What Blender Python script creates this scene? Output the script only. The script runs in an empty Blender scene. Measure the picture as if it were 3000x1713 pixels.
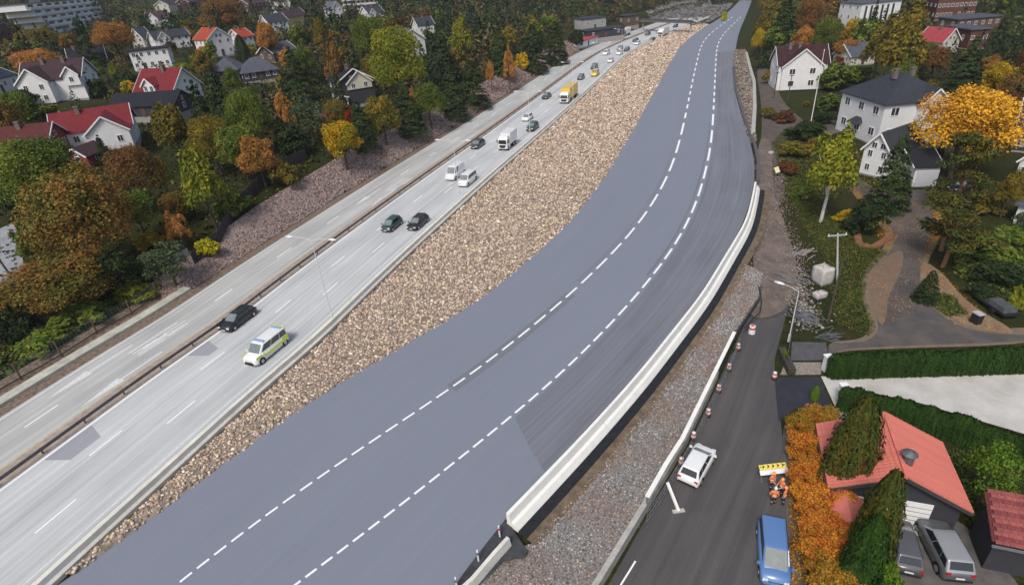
import bpy, bmesh, math, random
import numpy as np
from mathutils import Vector, Matrix, geometry
random.seed(7); RNG = np.random.default_rng(7)
SC = bpy.context.scene; COL = SC.collection
R_ = math.radians
# ------------------------------------------------------------------ camera, sky, sun, exposure
CAM_H = 34.0; FPX = 1667.0; CX, CY = 1500.0, 856.5; NADIR = (1740.0, 3750.0)
_d = np.array([(NADIR[0]-CX)/FPX, (NADIR[1]-CY)/FPX, 1.0]); _down = _d/np.linalg.norm(_d)
_fw = np.array([0, 0, 1.0]); _Y = _fw-_down*(_fw@_down); _Y /= np.linalg.norm(_Y); _X = np.cross(_Y, -_down)
ROT = np.array([_X, _Y, -_down])                    # world = ROT @ (right, down, forward)
cam = bpy.data.objects.new('camera', bpy.data.cameras.new('camera')); COL.objects.link(cam)
cam.data.sensor_width = 36.0; cam.data.lens = FPX/3000*36.0; cam.data.clip_end = 3000; cam.data.clip_start = 0.5
cam.matrix_world = Matrix([[ROT[0,0], -ROT[0,1], -ROT[0,2], 0], [ROT[1,0], -ROT[1,1], -ROT[1,2], 0], [ROT[2,0], -ROT[2,1], -ROT[2,2], CAM_H], [0,0,0,1]])
SC.camera = cam
SUN_EL, SUN_AZ = 52.0, 205.0
w = bpy.data.worlds.new('World'); SC.world = w; w.use_nodes = True
nt = w.node_tree; bg = nt.nodes['Background']
sky = nt.nodes.new('ShaderNodeTexSky'); sky.sky_type = 'NISHITA'; sky.sun_disc = False
sky.sun_elevation = R_(SUN_EL); sky.sun_rotation = R_(SUN_AZ); sky.air_density = 1.0; sky.dust_density = 4.0; sky.ozone_density = 1.0
nt.links.new(sky.outputs[0], bg.inputs[0]); bg.inputs[1].default_value = 0.085
sl = bpy.data.lights.new('sun', 'SUN'); sl.energy = 1.5; sl.angle = R_(16); sl.color = (1.0, 0.96, 0.9)
sun = bpy.data.objects.new('sun', sl); COL.objects.link(sun)
_a = R_(SUN_AZ); _e = R_(SUN_EL)
_sd = Vector((math.sin(_a)*math.cos(_e), math.cos(_a)*math.cos(_e), math.sin(_e)))   # towards the sun
sun.rotation_euler = _sd.to_track_quat('Z', 'Y').to_euler()
VS = SC.view_settings; VS.view_transform = 'Standard'; VS.look = 'None'; VS.exposure = 0.66; VS.gamma = 1.0
SC.cycles.max_bounces = 4; SC.cycles.diffuse_bounces = 2; SC.cycles.glossy_bounces = 2; SC.cycles.transmission_bounces = 2
SC.cycles.caustics_reflective = False; SC.cycles.caustics_refractive = False

def g(u, v, z=0.0):
    """pixel of the photograph -> point of the level plane z"""
    r = ROT @ np.array([(u-CX)/FPX, (v-CY)/FPX, 1.0]); t = (z-CAM_H)/r[2]
    return np.array([r[0]*t, r[1]*t, z])
def proj(x, y, z):
    q = ROT.T @ np.array([x, y, z-CAM_H]); return q[0]/q[2]*FPX+CX, q[1]/q[2]*FPX+CY, q[2]

# ------------------------------------------------------------------ lines of the roads (traced, then laid on the ground)
PX = {
'BAR':[(165,1713),(295,1590),(487,1416),(629,1283),(750,1164),(939,1010),(1083,860),(1237,713),(1393,569),(1500,471),(1550,430),(1656,333),(1765,233),(1825,171),(1878,133),(1943,106),(2002,83)],
'NL':[(177,1713),(325,1614),(502,1472),(750,1285),(995,1117),(1163,1025),(1293,951),(1438,860),(1500,802),(1642,684),(1742,566),(1795,483),(1828,430),(1881,333),(1960,189),(1987,139),(2040,91),(2087,68),(2122,50),(2148,25),(2163,6)],
'D1':[(514,1713),(729,1537),(1098,1285),(1355,1117),(1482,1021),(1668,866),(1825,713),(1907,610),(1963,507),(1990,423),(2014,313),(2034,212),(2046,165),(2056,118),(2068,103),(2102,81),(2135,62),(2155,42)],
'D2':[(865,1713),(1176,1482),(1312,1366),(1400,1301),(1509,1214),(1695,1049),(1873,859),(1990,705),(2049,578),(2084,430),(2090,334),(2093,266),(2096,207),(2099,133),(2105,109),(2119,96),(2140,80),(2164,56)],
'NR':[(1330,1713),(1477,1507),(1595,1386),(1692,1287),(1866,1096),(2055,860),(2188,642),(2212,533),(2217,477),(2201,426),(2164,295),(2150,207),(2152,171),(2156,142),(2158,118),(2166,88),(2184,52),(2193,30),(2200,8)],
}
def smooth_line(pts, step=1.5, win=5.0):
    p = np.array(pts, float); s = np.r_[0, np.cumsum(np.linalg.norm(np.diff(p, axis=0), axis=1))]
    e0 = p[0]-(p[1]-p[0])/np.linalg.norm(p[1]-p[0])*25; k = p[-1]-p[-3]; e1 = p[-1]+k/np.linalg.norm(k)*140
    p = np.vstack([e0, p, e1]); s = np.r_[-25, s, s[-1]+140]+25
    t = np.arange(0, s[-1], step); q = np.c_[np.interp(t, s, p[:,0]), np.interp(t, s, p[:,1])]
    out = np.empty_like(q)
    for i in range(len(q)):
        wd = win*(1+max(0, q[i,1]-60)/45)
        k = np.exp(-0.5*((t-t[i])/wd)**2); k /= k.sum(); out[i] = k@q
    return out
LN = {k: smooth_line([g(*q)[:2] for q in v]) for k, v in PX.items()}
def normals(p):
    t = np.gradient(p, axis=0); t /= np.linalg.norm(t, axis=1)[:, None]; return np.c_[-t[:,1], t[:,0]]   # left normal
def offset(p, d): return p+normals(p)*d
def signed_dist(P, pts):
    """signed distance of pts (n,2) to the polyline P; positive on the left; also the nearest index"""
    best = np.full(len(pts), 1e9); sg = np.zeros(len(pts)); idx = np.zeros(len(pts), int)
    a = P[:-1]; b = P[1:]; d = b-a; L2 = (d*d).sum(1)
    for c in range(0, len(pts), 4000):
        q = pts[c:c+4000, None, :]; t = np.clip(((q-a)*d).sum(2)/L2, 0, 1)
        w_ = q-(a+t[..., None]*d); ds = np.sqrt((w_**2).sum(2)); j = ds.argmin(1); r = np.arange(len(j))
        cr = d[j,0]*w_[r,j,1]-d[j,1]*w_[r,j,0]
        best[c:c+4000] = ds[r,j]; sg[c:c+4000] = np.sign(cr); idx[c:c+4000] = j
    return best*np.where(sg == 0, 1, sg), idx
MW = LN['BAR']
LEFT = offset(MW, 23.2)[::2]
# ------------------------------------------------------------------ terrain heights
GX0, GX1, GY0, GY1, GS = -440.0, 440.0, -6.0, 800.0, 2.5
gx = np.arange(GX0, GX1+1e-6, GS); gy = np.arange(GY0, GY1+1e-6, GS)
XX, YY = np.meshgrid(gx, gy); PTS = np.c_[XX.ravel(), YY.ravel()]
SDL, _ = signed_dist(LEFT, PTS); SDR, _ = signed_dist(LN['NR'][::2], PTS)
def bank_h(y): return np.interp(y, [0, 62, 68, 88, 112, 400], [0.25, 0.3, 0.7, 3.0, 4.0, 4.0])
def bumps(x, y):
    return 0.5*np.sin(x*0.11+1.3)*np.cos(y*0.09)+0.35*np.sin(x*0.23+y*0.17)+0.3*np.cos(y*0.31-x*0.07)
def _terrain():
    x, y = PTS[:,0], PTS[:,1]; dl = SDL; dr = -SDR
    z = np.full(len(x), -0.35)
    bh = bank_h(y)
    up = np.interp(dl, [0, 7, 25, 45, 80, 140, 220, 330, 480, 800], [0, 0, 1.6, 4.0, 8.5, 10.5, 12, 20, 42, 90])
    f = np.clip((dl-1.4)/5.6, 0, 1)
    zl = -0.35+(bh+0.05)*f+up+np.clip(dl-12, 0, 12)/12*0.7*bumps(x, y)
    z = np.where(dl > 0, zl, z)
    far = np.interp(np.hypot(x-40, y), [0, 90, 140, 220, 330, 450, 650, 900], [-1.6, -1.6, -0.6, 1.0, 5.0, 14, 40, 90])
    fr = np.clip((dr-1.6)/np.where(y < 75, 3.2, 6.5), 0, 1)
    zr = -0.35+(far+0.35)*fr+np.clip((dr-25)/30, 0, 1)*np.clip((y-75)/40, 0, 1)*0.8*bumps(x, y)
    z = np.where((dr > 0) & (dl <= 0), zr, z)
    return z.reshape(XX.shape)
TZ = _terrain()
def T(x, y):
    fx = min(max((x-GX0)/GS, 0), len(gx)-1.001); fy = min(max((y-GY0)/GS, 0), len(gy)-1.001)
    i, j = int(fx), int(fy); a, b = fx-i, fy-j
    return float(TZ[j,i]*(1-a)*(1-b)+TZ[j,i+1]*a*(1-b)+TZ[j+1,i]*(1-a)*b+TZ[j+1,i+1]*a*b)
def hit(u, v, dz=0.0):
    """where the sight line of a pixel meets the ground raised by dz"""
    r = ROT @ np.array([(u-CX)/FPX, (v-CY)/FPX, 1.0]); t = 8.0
    for _ in range(4000):
        x, y, z = r[0]*t, r[1]*t, CAM_H+r[2]*t
        if z < T(x, y)+dz or y > 780: break
        t += max(0.15, 0.02*(z-T(x, y)-dz)+0.1)
    return np.array([x, y, T(x, y)])
def scale_at(p): return FPX/proj(*p)[2]            # pixels of the photograph per metre

# ------------------------------------------------------------------ materials
def lin(c):
    if isinstance(c, str): c = tuple(int(c[i:i+2], 16)/255 for i in (0, 2, 4))
    else: return tuple(c[:3])
    return tuple(x/12.92 if x <= 0.04045 else ((x+0.055)/1.055)**2.4 for x in c)
MATS = {}
def mat(name, col, rough=0.8, var=0.12, scale=3.0, bump=0.0, bscale=20.0, spec=0.3, metal=0.0, col2=None, stretch=None, uv=False, detail=4.0, coat=0.0):
    if name in MATS: return MATS[name]
    m = bpy.data.materials.new(name); m.use_nodes = True; n = m.node_tree.nodes; l = m.node_tree.links
    b = n['Principled BSDF']; b.inputs['Roughness'].default_value = rough; b.inputs['Specular IOR Level'].default_value = spec; b.inputs['Metallic'].default_value = metal
    if coat: b.inputs['Coat Weight'].default_value = coat; b.inputs['Coat Roughness'].default_value = 0.08
    c = lin(col)
    tc = n.new('ShaderNodeTexCoord'); src = tc.outputs['UV' if uv else 'Object']
    if stretch:
        mp = n.new('ShaderNodeMapping'); mp.inputs['Scale'].default_value = stretch; l.new(src, mp.inputs[0]); src = mp.outputs[0]
    if var > 0 or col2:
        nz = n.new('ShaderNodeTexNoise'); nz.inputs['Scale'].default_value = scale; nz.inputs['Detail'].default_value = detail; nz.inputs['Roughness'].default_value = 0.65; l.new(src, nz.inputs['Vector'])
        rp = n.new('ShaderNodeValToRGB'); e = rp.color_ramp.elements
        c2 = lin(col2) if col2 else tuple(x*(1+var) for x in c); c1 = c if col2 else tuple(x*(1-var) for x in c)
        e[0].position = 0.32; e[1].position = 0.68; e[0].color = (*c1, 1); e[1].color = (*c2, 1)
        l.new(nz.outputs[0], rp.inputs[0]); l.new(rp.outputs[0], b.inputs['Base Color'])
    else: b.inputs['Base Color'].default_value = (*c, 1)
    if bump:
        bn = n.new('ShaderNodeTexNoise'); bn.inputs['Scale'].default_value = bscale; bn.inputs['Detail'].default_value = 3; l.new(src, bn.inputs['Vector'])
        bp = n.new('ShaderNodeBump'); bp.inputs['Strength'].default_value = 0.6; bp.inputs['Distance'].default_value = bump; l.new(bn.outputs[0], bp.inputs['Height']); l.new(bp.outputs[0], b.inputs['Normal'])
    MATS[name] = m; return m
def road_mat(name, c_a, c_b, streak=1.0, fine=0.1, rough=0.85, across=1.0):
    """worn road: wheel tracks and stains drawn out along the carriageway (UV: u along, v across, metres)"""
    m = bpy.data.materials.new(name); m.use_nodes = True; n = m.node_tree.nodes; l = m.node_tree.links
    b = n['Principled BSDF']; b.inputs['Roughness'].default_value = rough; b.inputs['Specular IOR Level'].default_value = 0.25
    tc = n.new('ShaderNodeTexCoord')
    def noise(sc, scale, det=4):
        mp = n.new('ShaderNodeMapping'); mp.inputs['Scale'].default_value = sc; l.new(tc.outputs['UV'], mp.inputs[0])
        z = n.new('ShaderNodeTexNoise'); z.inputs['Scale'].default_value = scale; z.inputs['Detail'].default_value = det; z.inputs['Roughness'].default_value = 0.6; l.new(mp.outputs[0], z.inputs['Vector']); return z.outputs[0]
    a = noise((0.012, 1.1*across, 1), 1.6); c = noise((0.07, 0.25*across, 1), 1.0); f = noise((1, 1, 1), 9.0, 2)
    def mix(x, y, fac):
        k = n.new('ShaderNodeMix'); k.data_type = 'FLOAT'; k.inputs[0].default_value = fac; l.new(x, k.inputs[2]); l.new(y, k.inputs[3]); return k.outputs[0]
    s = mix(mix(a, c, 0.4/streak if streak > 1 else 0.4), f, fine)
    rp = n.new('ShaderNodeValToRGB'); e = rp.color_ramp.elements; e[0].position = 0.36; e[1].position = 0.64
    e[0].color = (*lin(c_a), 1); e[1].color = (*lin(c_b), 1); l.new(s, rp.inputs[0]); l.new(rp.outputs[0], b.inputs['Base Color'])
    bp = n.new('ShaderNodeBump'); bp.inputs['Strength'].default_value = 0.35; bp.inputs['Distance'].default_value = 0.02; l.new(f, bp.inputs['Height']); l.new(bp.outputs[0], b.inputs['Normal'])
    MATS[name] = m; return m
def attr_mat(name, rough=0.9, bump=0.02):
    """stones and the like: each piece carries its own colour"""
    m = bpy.data.materials.new(name); m.use_nodes = True; n = m.node_tree.nodes; l = m.node_tree.links
    b = n['Principled BSDF']; b.inputs['Roughness'].default_value = rough; b.inputs['Specular IOR Level'].default_value = 0.2
    a = n.new('ShaderNodeAttribute'); a.attribute_name = 'col'; l.new(a.outputs[0], b.inputs['Base Color']); MATS[name] = m; return m
def leaf_mat(name, trans=0.2):
    """leaves: object colour mixed in patches with the thing's second tint, every leaf a little different"""
    m = bpy.data.materials.new(name); m.use_nodes = True; n = m.node_tree.nodes; l = m.node_tree.links
    b = n['Principled BSDF']; b.inputs['Roughness'].default_value = 0.7; b.inputs['Specular IOR Level'].default_value = 0.15
    oi = n.new('ShaderNodeObjectInfo'); t2 = n.new('ShaderNodeAttribute'); t2.attribute_type = 'OBJECT'; t2.attribute_name = 'tint'
    lv = n.new('ShaderNodeAttribute'); lv.attribute_name = 'lv'
    sx = n.new('ShaderNodeSeparateColor'); l.new(lv.outputs[0], sx.inputs[0])
    tc = n.new('ShaderNodeTexCoord'); ad = n.new('ShaderNodeVectorMath'); ad.operation = 'ADD'; l.new(tc.outputs['Object'], ad.inputs[0])
    rv = n.new('ShaderNodeVectorMath'); rv.operation = 'SCALE'; rv.inputs[0].default_value = (17, 31, 11); l.new(oi.outputs['Random'], rv.inputs['Scale']); l.new(rv.outputs[0], ad.inputs[1])
    nz = n.new('ShaderNodeTexNoise'); nz.inputs['Scale'].default_value = 1.3; nz.inputs['Detail'].default_value = 3; l.new(ad.outputs[0], nz.inputs['Vector'])
    av = n.new('ShaderNodeMath'); av.operation = 'MULTIPLY_ADD'; av.inputs[1].default_value = 0.35; l.new(sx.outputs[0], av.inputs[0]); l.new(nz.outputs[0], av.inputs[2])
    mr = n.new('ShaderNodeMapRange'); mr.inputs[1].default_value = 0.5; mr.inputs[2].default_value = 0.85; l.new(av.outputs[0], mr.inputs[0])
    mx = n.new('ShaderNodeMix'); mx.data_type = 'RGBA'; l.new(mr.outputs[0], mx.inputs[0]); l.new(oi.outputs['Color'], mx.inputs[6]); l.new(t2.outputs[0], mx.inputs[7])
    hs = n.new('ShaderNodeHueSaturation'); l.new(mx.outputs[2], hs.inputs['Color'])
    vv = n.new('ShaderNodeMath'); vv.operation = 'MULTIPLY_ADD'; vv.inputs[1].default_value = 0.9; vv.inputs[2].default_value = 0.55; l.new(sx.outputs[1], vv.inputs[0]); l.new(vv.outputs[0], hs.inputs['Value'])
    l.new(hs.outputs[0], b.inputs['Base Color'])
    tr = n.new('ShaderNodeBsdfTranslucent'); l.new(hs.outputs[0], tr.inputs[0]); ms = n.new('ShaderNodeMixShader'); ms.inputs[0].default_value = trans
    l.new(b.outputs[0], ms.inputs[1]); l.new(tr.outputs[0], ms.inputs[2]); l.new(ms.outputs[0], n['Material Output'].inputs[0]); MATS[name] = m; return m

# ------------------------------------------------------------------ mesh helpers
class MB:
    def __init__(s): s.v = []; s.f = []; s.m = []; s.uv = None
    def add(s, vs, fs, mi=0):
        o = len(s.v); s.v += [tuple(map(float, q)) for q in vs]; s.f += [tuple(o+i for i in f) for f in fs]; s.m += [mi]*len(fs); return s
    def box(s, c, d, rz=0.0, mi=0, M=None, taper=1.0):
        hx, hy, hz = d[0]/2, d[1]/2, d[2]/2; vs = []
        for z in (-hz, hz):
            k = taper if z > 0 else 1.0
            for x, y in ((-hx,-hy),(hx,-hy),(hx,hy),(-hx,hy)):
                p = Vector((x*k, y*k, z))
                if M is not None: p = M @ p
                elif rz: p = Vector((p.x*math.cos(rz)-p.y*math.sin(rz), p.x*math.sin(rz)+p.y*math.cos(rz), p.z))
                vs.append((p.x+c[0], p.y+c[1], p.z+c[2]))
        return s.add(vs, [(3,2,1,0),(4,5,6,7),(0,1,5,4),(1,2,6,5),(2,3,7,6),(3,0,4,7)], mi)
    def bar(s, a, b, w=0.1, h=None, mi=0):
        a, b = Vector(a), Vector(b); d = b-a; L = d.length
        if L < 1e-6: return s
        z = d/L; x = z.cross(Vector((0,0,1))); x = x.normalized() if x.length > 1e-4 else Vector((1,0,0)); y = x.cross(z)
        M = Matrix((x, z, y)).transposed(); return s.box((a+b)/2, (w, L, h or w), mi=mi, M=M)
    def tube(s, path, rad, n=8, mi=0, cap=True):
        P = [Vector(p) for p in path]; rad = rad if hasattr(rad, '__len__') else [rad]*len(P); o = len(s.v); vs = []; fs = []
        for i, p in enumerate(P):
            t = (P[min(i+1, len(P)-1)]-P[max(i-1, 0)]).normalized(); x = t.orthogonal() if abs(t.z) > 0.95 else t.cross(Vector((0,0,1))); x = x.normalized(); y = t.cross(x)
            vs += [p+(x*math.cos(k*2*math.pi/n)+y*math.sin(k*2*math.pi/n))*rad[i] for k in range(n)]
        for i in range(len(P)-1):
            fs += [(i*n+k, i*n+(k+1)%n, (i+1)*n+(k+1)%n, (i+1)*n+k) for k in range(n)]
        if cap: fs += [tuple(range(n))[::-1], tuple((len(P)-1)*n+k for k in range(n))]
        return s.add(vs, fs, mi)
    def loft(s, rings, closed=True, cap=True, mi=0):
        n = len(rings[0]); vs = [p for r in rings for p in r]; fs = []
        for i in range(len(rings)-1):
            for k in range(n if closed else n-1): fs.append((i*n+k, i*n+(k+1)%n, (i+1)*n+(k+1)%n, (i+1)*n+k))
        if cap and closed: fs += [tuple(range(n))[::-1], tuple((len(rings)-1)*n+k for k in range(n))]
        return s.add(vs, fs, mi)
    def mesh(s, name, mats, smooth=False):
        me = bpy.data.meshes.new(name); me.from_pydata(s.v, [], s.f)
        for m in (mats if isinstance(mats, (list, tuple)) else [mats]): me.materials.append(m)
        if any(s.m): me.polygons.foreach_set('material_index', s.m)
        if smooth: me.polygons.foreach_set('use_smooth', [True]*len(me.polygons))
        bm = bmesh.new(); bm.from_mesh(me); bmesh.ops.recalc_face_normals(bm, faces=bm.faces); bm.to_mesh(me); bm.free()
        me.update(); return me
    def build(s, name, mats, parent=None, smooth=False, loc=None):
        return link(name, s.mesh(name, mats, smooth), parent, loc)
def link(name, me, parent=None, loc=None, rz=0.0, scale=None):
    o = bpy.data.objects.new(name, me); COL.objects.link(o)
    if parent is not None: o.parent = parent
    if loc is not None: o.location = loc
    if rz: o.rotation_euler = (0, 0, rz)
    if scale is not None: o.scale = scale
    return o
def tag(o, label=None, cat=None, group=None, kind=None):
    if label: o['label'] = label
    if cat: o['category'] = cat
    if group: o['group'] = group
    if kind: o['kind'] = kind
    return o
def thing(name, label, cat, loc=(0,0,0), rz=0.0, group=None):
    o = bpy.data.objects.new(name, None); COL.objects.link(o); o.location = tuple(map(float, loc)); o.rotation_euler = (0, 0, rz); o.empty_display_size = 0.3
    return tag(o, label, cat, group)
def kids(o): return [c for c in ALLKIDS.get(o.name, [])]
def copy_tree(o, loc, rz=None, label=None, group=None, scale=None):
    def cp(s, par):
        c = s.copy(); COL.objects.link(c); c.parent = par
        for ch in s.children: cp(ch, c)
        return c
    c = cp(o, None); c.location = tuple(map(float, loc))
    if rz is not None: c.rotation_euler = (0, 0, rz)
    if label: c['label'] = label
    if group: c['group'] = group
    if scale: c.scale = scale
    return c
def np_mesh(name, V, F, m, attr=None, uv=None, smooth=False):
    """V (n,3), F (k,3|4) -> mesh; attr: {name: (n,4)}; uv (n,2)"""
    me = bpy.data.meshes.new(name); k = F.shape[1]
    me.vertices.add(len(V)); me.vertices.foreach_set('co', np.ascontiguousarray(V, np.float32).ravel())
    me.loops.add(F.size); me.loops.foreach_set('vertex_index', np.ascontiguousarray(F, np.int32).ravel())
    me.polygons.add(len(F)); me.polygons.foreach_set('loop_start', np.arange(0, F.size, k, dtype=np.int32))
    if smooth: me.polygons.foreach_set('use_smooth', np.ones(len(F), bool))
    for nm, a in (attr or {}).items():
        at = me.attributes.new(nm, 'FLOAT_COLOR', 'POINT'); at.data.foreach_set('color', np.ascontiguousarray(a, np.float32).ravel())
    if uv is not None:
        ul = me.uv_layers.new(name='UVMap'); ul.data.foreach_set('uv', np.ascontiguousarray(uv[F.ravel()], np.float32).ravel())
    me.materials.append(m); me.update(calc_edges=True); me.validate(); return me
def strip_mesh(name, A, B, za, zb, m, nx=6, zf=None):
    """sheet between two polylines of equal length, UV in metres"""
    n = len(A); s = np.r_[0, np.cumsum(np.linalg.norm(np.diff(A, axis=0), axis=1))]; t = np.linspace(0, 1, nx+1)
    P = A[:, None]*(1-t[None, :, None])+B[:, None]*t[None, :, None]; W = np.linalg.norm(A-B, axis=1)
    za = np.broadcast_to(za, n); zb = np.broadcast_to(zb, n)
    Z = za[:, None]*(1-t)+zb[:, None]*t
    if zf is not None: Z = Z+zf(P[..., 0], P[..., 1], t[None, :])
    V = np.dstack([P, Z]).reshape(-1, 3); UV = np.dstack([np.broadcast_to(s[:, None], Z.shape), t[None]*W[:, None]]).reshape(-1, 2)
    i = np.arange(n-1)[:, None]*(nx+1)+np.arange(nx)[None]; F = np.stack([i, i+(nx+1), i+nx+2, i+1], -1).reshape(-1, 4)
    if (B[0]-A[0])@np.array([-(A[1]-A[0])[1], (A[1]-A[0])[0]]) > 0: F = F[:, ::-1]
    return np_mesh(name, V, F, m, uv=UV)
def resample(P, n):
    s = np.r_[0, np.cumsum(np.linalg.norm(np.diff(P, axis=0), axis=1))]; t = np.linspace(0, s[-1], n)
    return np.c_[np.interp(t, s, P[:,0]), np.interp(t, s, P[:,1])]
def by_y(P, ys): return np.c_[np.interp(ys, P[:,1], P[:,0]), ys]
def chaikin(W, n=2):
    for _ in range(n): W = [tuple(np.array(W[i])*(1-f)+np.array(W[(i+1) % len(W)])*f) for i in range(len(W)) for f in (0.25, 0.75)]
    return W
def patch(name, poly, m, dz=0.03, step=1.2, z=None, world=False, soft=0):
    """ground sheet inside a traced outline, following the terrain"""
    W = [tuple(q) for q in poly] if world else [tuple((g(*q, z) if z is not None else hit(*q))[:2]) for q in poly]
    if soft: W = chaikin(W, soft)
    P = []
    for i in range(len(W)):
        a, b = np.array(W[i]), np.array(W[(i+1) % len(W)]); k = max(1, int(np.linalg.norm(b-a)/step))
        for j in range(k): P.append(a+(b-a)*j/k)
    P = np.array(P); ne = len(P); lo, hi = P.min(0), P.max(0)
    X_, Y_ = np.meshgrid(np.arange(lo[0], hi[0], step), np.arange(lo[1], hi[1], step)); Q = np.c_[X_.ravel(), Y_.ravel()]
    ins = np.zeros(len(Q), bool)
    for i in range(ne):
        a, b = P[i], P[(i+1) % ne]
        c = ((a[1] > Q[:,1]) != (b[1] > Q[:,1])); xx = (b[0]-a[0])*(Q[:,1]-a[1])/((b[1]-a[1]) or 1e-9)+a[0]; ins ^= c & (Q[:,0] < xx)
    Q = Q[ins]
    allp = [Vector(q) for q in np.vstack([P, Q])]
    vv, _, ff = geometry.delaunay_2d_cdt(allp, [], [list(range(ne))], 1, 1e-4)[:3]
    V = [(q.x, q.y, (z if z is not None else T(q.x, q.y))+dz) for q in vv]
    me = bpy.data.meshes.new(name); me.from_pydata(V, [], ff); me.materials.append(m)
    ul = me.uv_layers.new(name='UVMap')
    for lp in me.loops: ul.data[lp.index].uv = V[lp.vertex_index][:2]
    bm = bmesh.new(); bm.from_mesh(me); bmesh.ops.recalc_face_normals(bm, faces=bm.faces)
    if sum(f.normal.z for f in bm.faces) < 0: bmesh.ops.reverse_faces(bm, faces=bm.faces)
    bm.to_mesh(me); bm.free()
    return tag(link(name, me), kind='structure')
# ------------------------------------------------------------------ ground and roads
def in_px(u, v, poly):
    r = False
    for i in range(len(poly)):
        a, b = poly[i], poly[i-1]
        if (a[1] > v) != (b[1] > v) and u < (b[0]-a[0])*(v-a[1])/(b[1]-a[1])+a[0]: r = not r
    return r
def ground_mat():
    m = bpy.data.materials.new('ground_soil_and_grass'); m.use_nodes = True; n = m.node_tree.nodes; l = m.node_tree.links
    b = n['Principled BSDF']; b.inputs['Roughness'].default_value = 0.95; b.inputs['Specular IOR Level'].default_value = 0.1
    tc = n.new('ShaderNodeTexCoord')
    def nz(s, d=5):
        z = n.new('ShaderNodeTexNoise'); z.inputs['Scale'].default_value = s; z.inputs['Detail'].default_value = d; z.inputs['Roughness'].default_value = 0.7; l.new(tc.outputs['Object'], z.inputs['Vector']); return z.outputs[0]
    def ramp(src, stops):
        r = n.new('ShaderNodeValToRGB'); e = r.color_ramp.elements
        while len(e) < len(stops): e.new(0.5)
        for k, (p, c) in zip(e, stops): k.position = p; k.color = (*lin(c), 1)
        l.new(src, r.inputs[0]); return r.outputs[0]
    a = ramp(nz(0.12), [(0.3, '18220f'), (0.45, '283317'), (0.58, '3a3620'), (0.72, '47371f')])
    c = ramp(nz(2.2), [(0.3, '121a0b'), (0.5, '2c3418'), (0.7, '554823')])
    mx = n.new('ShaderNodeMix'); mx.data_type = 'RGBA'; mx.inputs[0].default_value = 0.5; l.new(a, mx.inputs[6]); l.new(c, mx.inputs[7]); l.new(mx.outputs[2], b.inputs['Base Color'])
    bp = n.new('ShaderNodeBump'); bp.inputs['Distance'].default_value = 0.15; l.new(nz(5.0, 3), bp.inputs['Height']); l.new(bp.outputs[0], b.inputs['Normal']); return m
_n = len(gx); _i = (np.arange(len(gy)-1)[:, None]*_n+np.arange(_n-1)[None]).ravel()
ter = np_mesh('ground', np.c_[PTS, TZ.ravel()], np.stack([_i, _i+1, _i+1+_n, _i+_n], -1), ground_mat(), smooth=True)
tag(link('ground', ter), kind='structure')
# the land goes on to the horizon beyond the modelled hills
_far = MB()
for (x0, x1, y0, y1, za, zb) in ((-3000, 3000, 800, 1600, 88, 190), (-3000, 3000, 1600, 2600, 190, 260)):
    _far.add([(x0, y0, za), (x1, y0, za), (x1, y1, zb), (x0, y1, zb)], [(0, 1, 2, 3)])
_far.add([(-3000, -40, 60), (-440, -40, 60), (-440, 800, 88), (-3000, 800, 88)], [(0, 1, 2, 3)]).add([(440, -40, 4), (3000, -40, 60), (3000, 800, 88), (440, 800, 88)], [(0, 1, 2, 3)])
tag(_far.build('hills', mat('far_hill', '2c3320', 0.95, 0.4, 0.02)), kind='structure')

def mw(d, y0=-50, y1=425):
    p = offset(MW, d); return p
KEEP = (MW[:, 1] > 14) & (MW[:, 1] < 352)
def mstrip(name, d0, d1, z0, z1, m, nx=4, keep=None):
    k = KEEP if keep is None else keep
    return strip_mesh(name, offset(MW, d0)[k], offset(MW, d1)[k], z0, z1, m, nx)
def sweep(name, P, prof, m, parent=None, smooth=False, cap=True):
    N = normals(P); b = MB(); b.loft([[(p[0]+n_[0]*o, p[1]+n_[1]*o, z) for o, z in prof] for p, n_ in zip(P, N)], True, cap); return b.build(name, m, parent, smooth)
m_mw = road_mat('worn_pale_asphalt', (0.345, 0.36, 0.365), (0.585, 0.60, 0.60), fine=0.12)
m_mw2 = road_mat('worn_warm_asphalt', (0.285, 0.29, 0.285), (0.54, 0.545, 0.525), fine=0.12)
m_new = road_mat('new_blue_grey_asphalt', (0.178, 0.197, 0.242), (0.203, 0.223, 0.272), fine=0.45)
m_dark = road_mat('fresh_dark_asphalt', (0.118, 0.128, 0.15), (0.205, 0.22, 0.255), fine=0.22)
m_white = mat('white_road_paint', (0.80, 0.81, 0.82), 0.7, 0.05, 6)
m_worn = mat('worn_road_paint', (0.60, 0.62, 0.62), 0.8, 0.15, 4)
m_yel = mat('faded_yellow_paint', (0.52, 0.40, 0.22), 0.8, 0.2, 2)
m_conc = mat('pale_concrete', (0.64, 0.63, 0.57), 0.85, 0.13, 0.8, 0.01, 8, stretch=(1, 1, 1))
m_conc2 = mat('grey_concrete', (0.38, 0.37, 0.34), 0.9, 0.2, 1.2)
m_brown = mat('rust_brown_gravel', (0.17, 0.125, 0.095), 0.95, 0.5, 2.5, 0.03, 9)
m_med = mat('brown_median_gravel', (0.33, 0.275, 0.23), 0.95, 0.22, 1.5, 0.03, 9)
m_steel = mat('galvanised_steel', (0.33, 0.34, 0.36), 0.5, 0.1, 3, metal=0.6)
m_darksteel = mat('dark_steel', (0.09, 0.085, 0.09), 0.6, 0.2, 3)
motorway = tag(link('motorway', mstrip('motorway', 1.9, 13.45, 0.0, 0.0, m_mw, 8)), kind='structure')
car2 = tag(link('motorway_road', mstrip('motorway_road', 15.55, 23.25, 0.0, 0.0, m_mw2, 6)), kind='structure')
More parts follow.
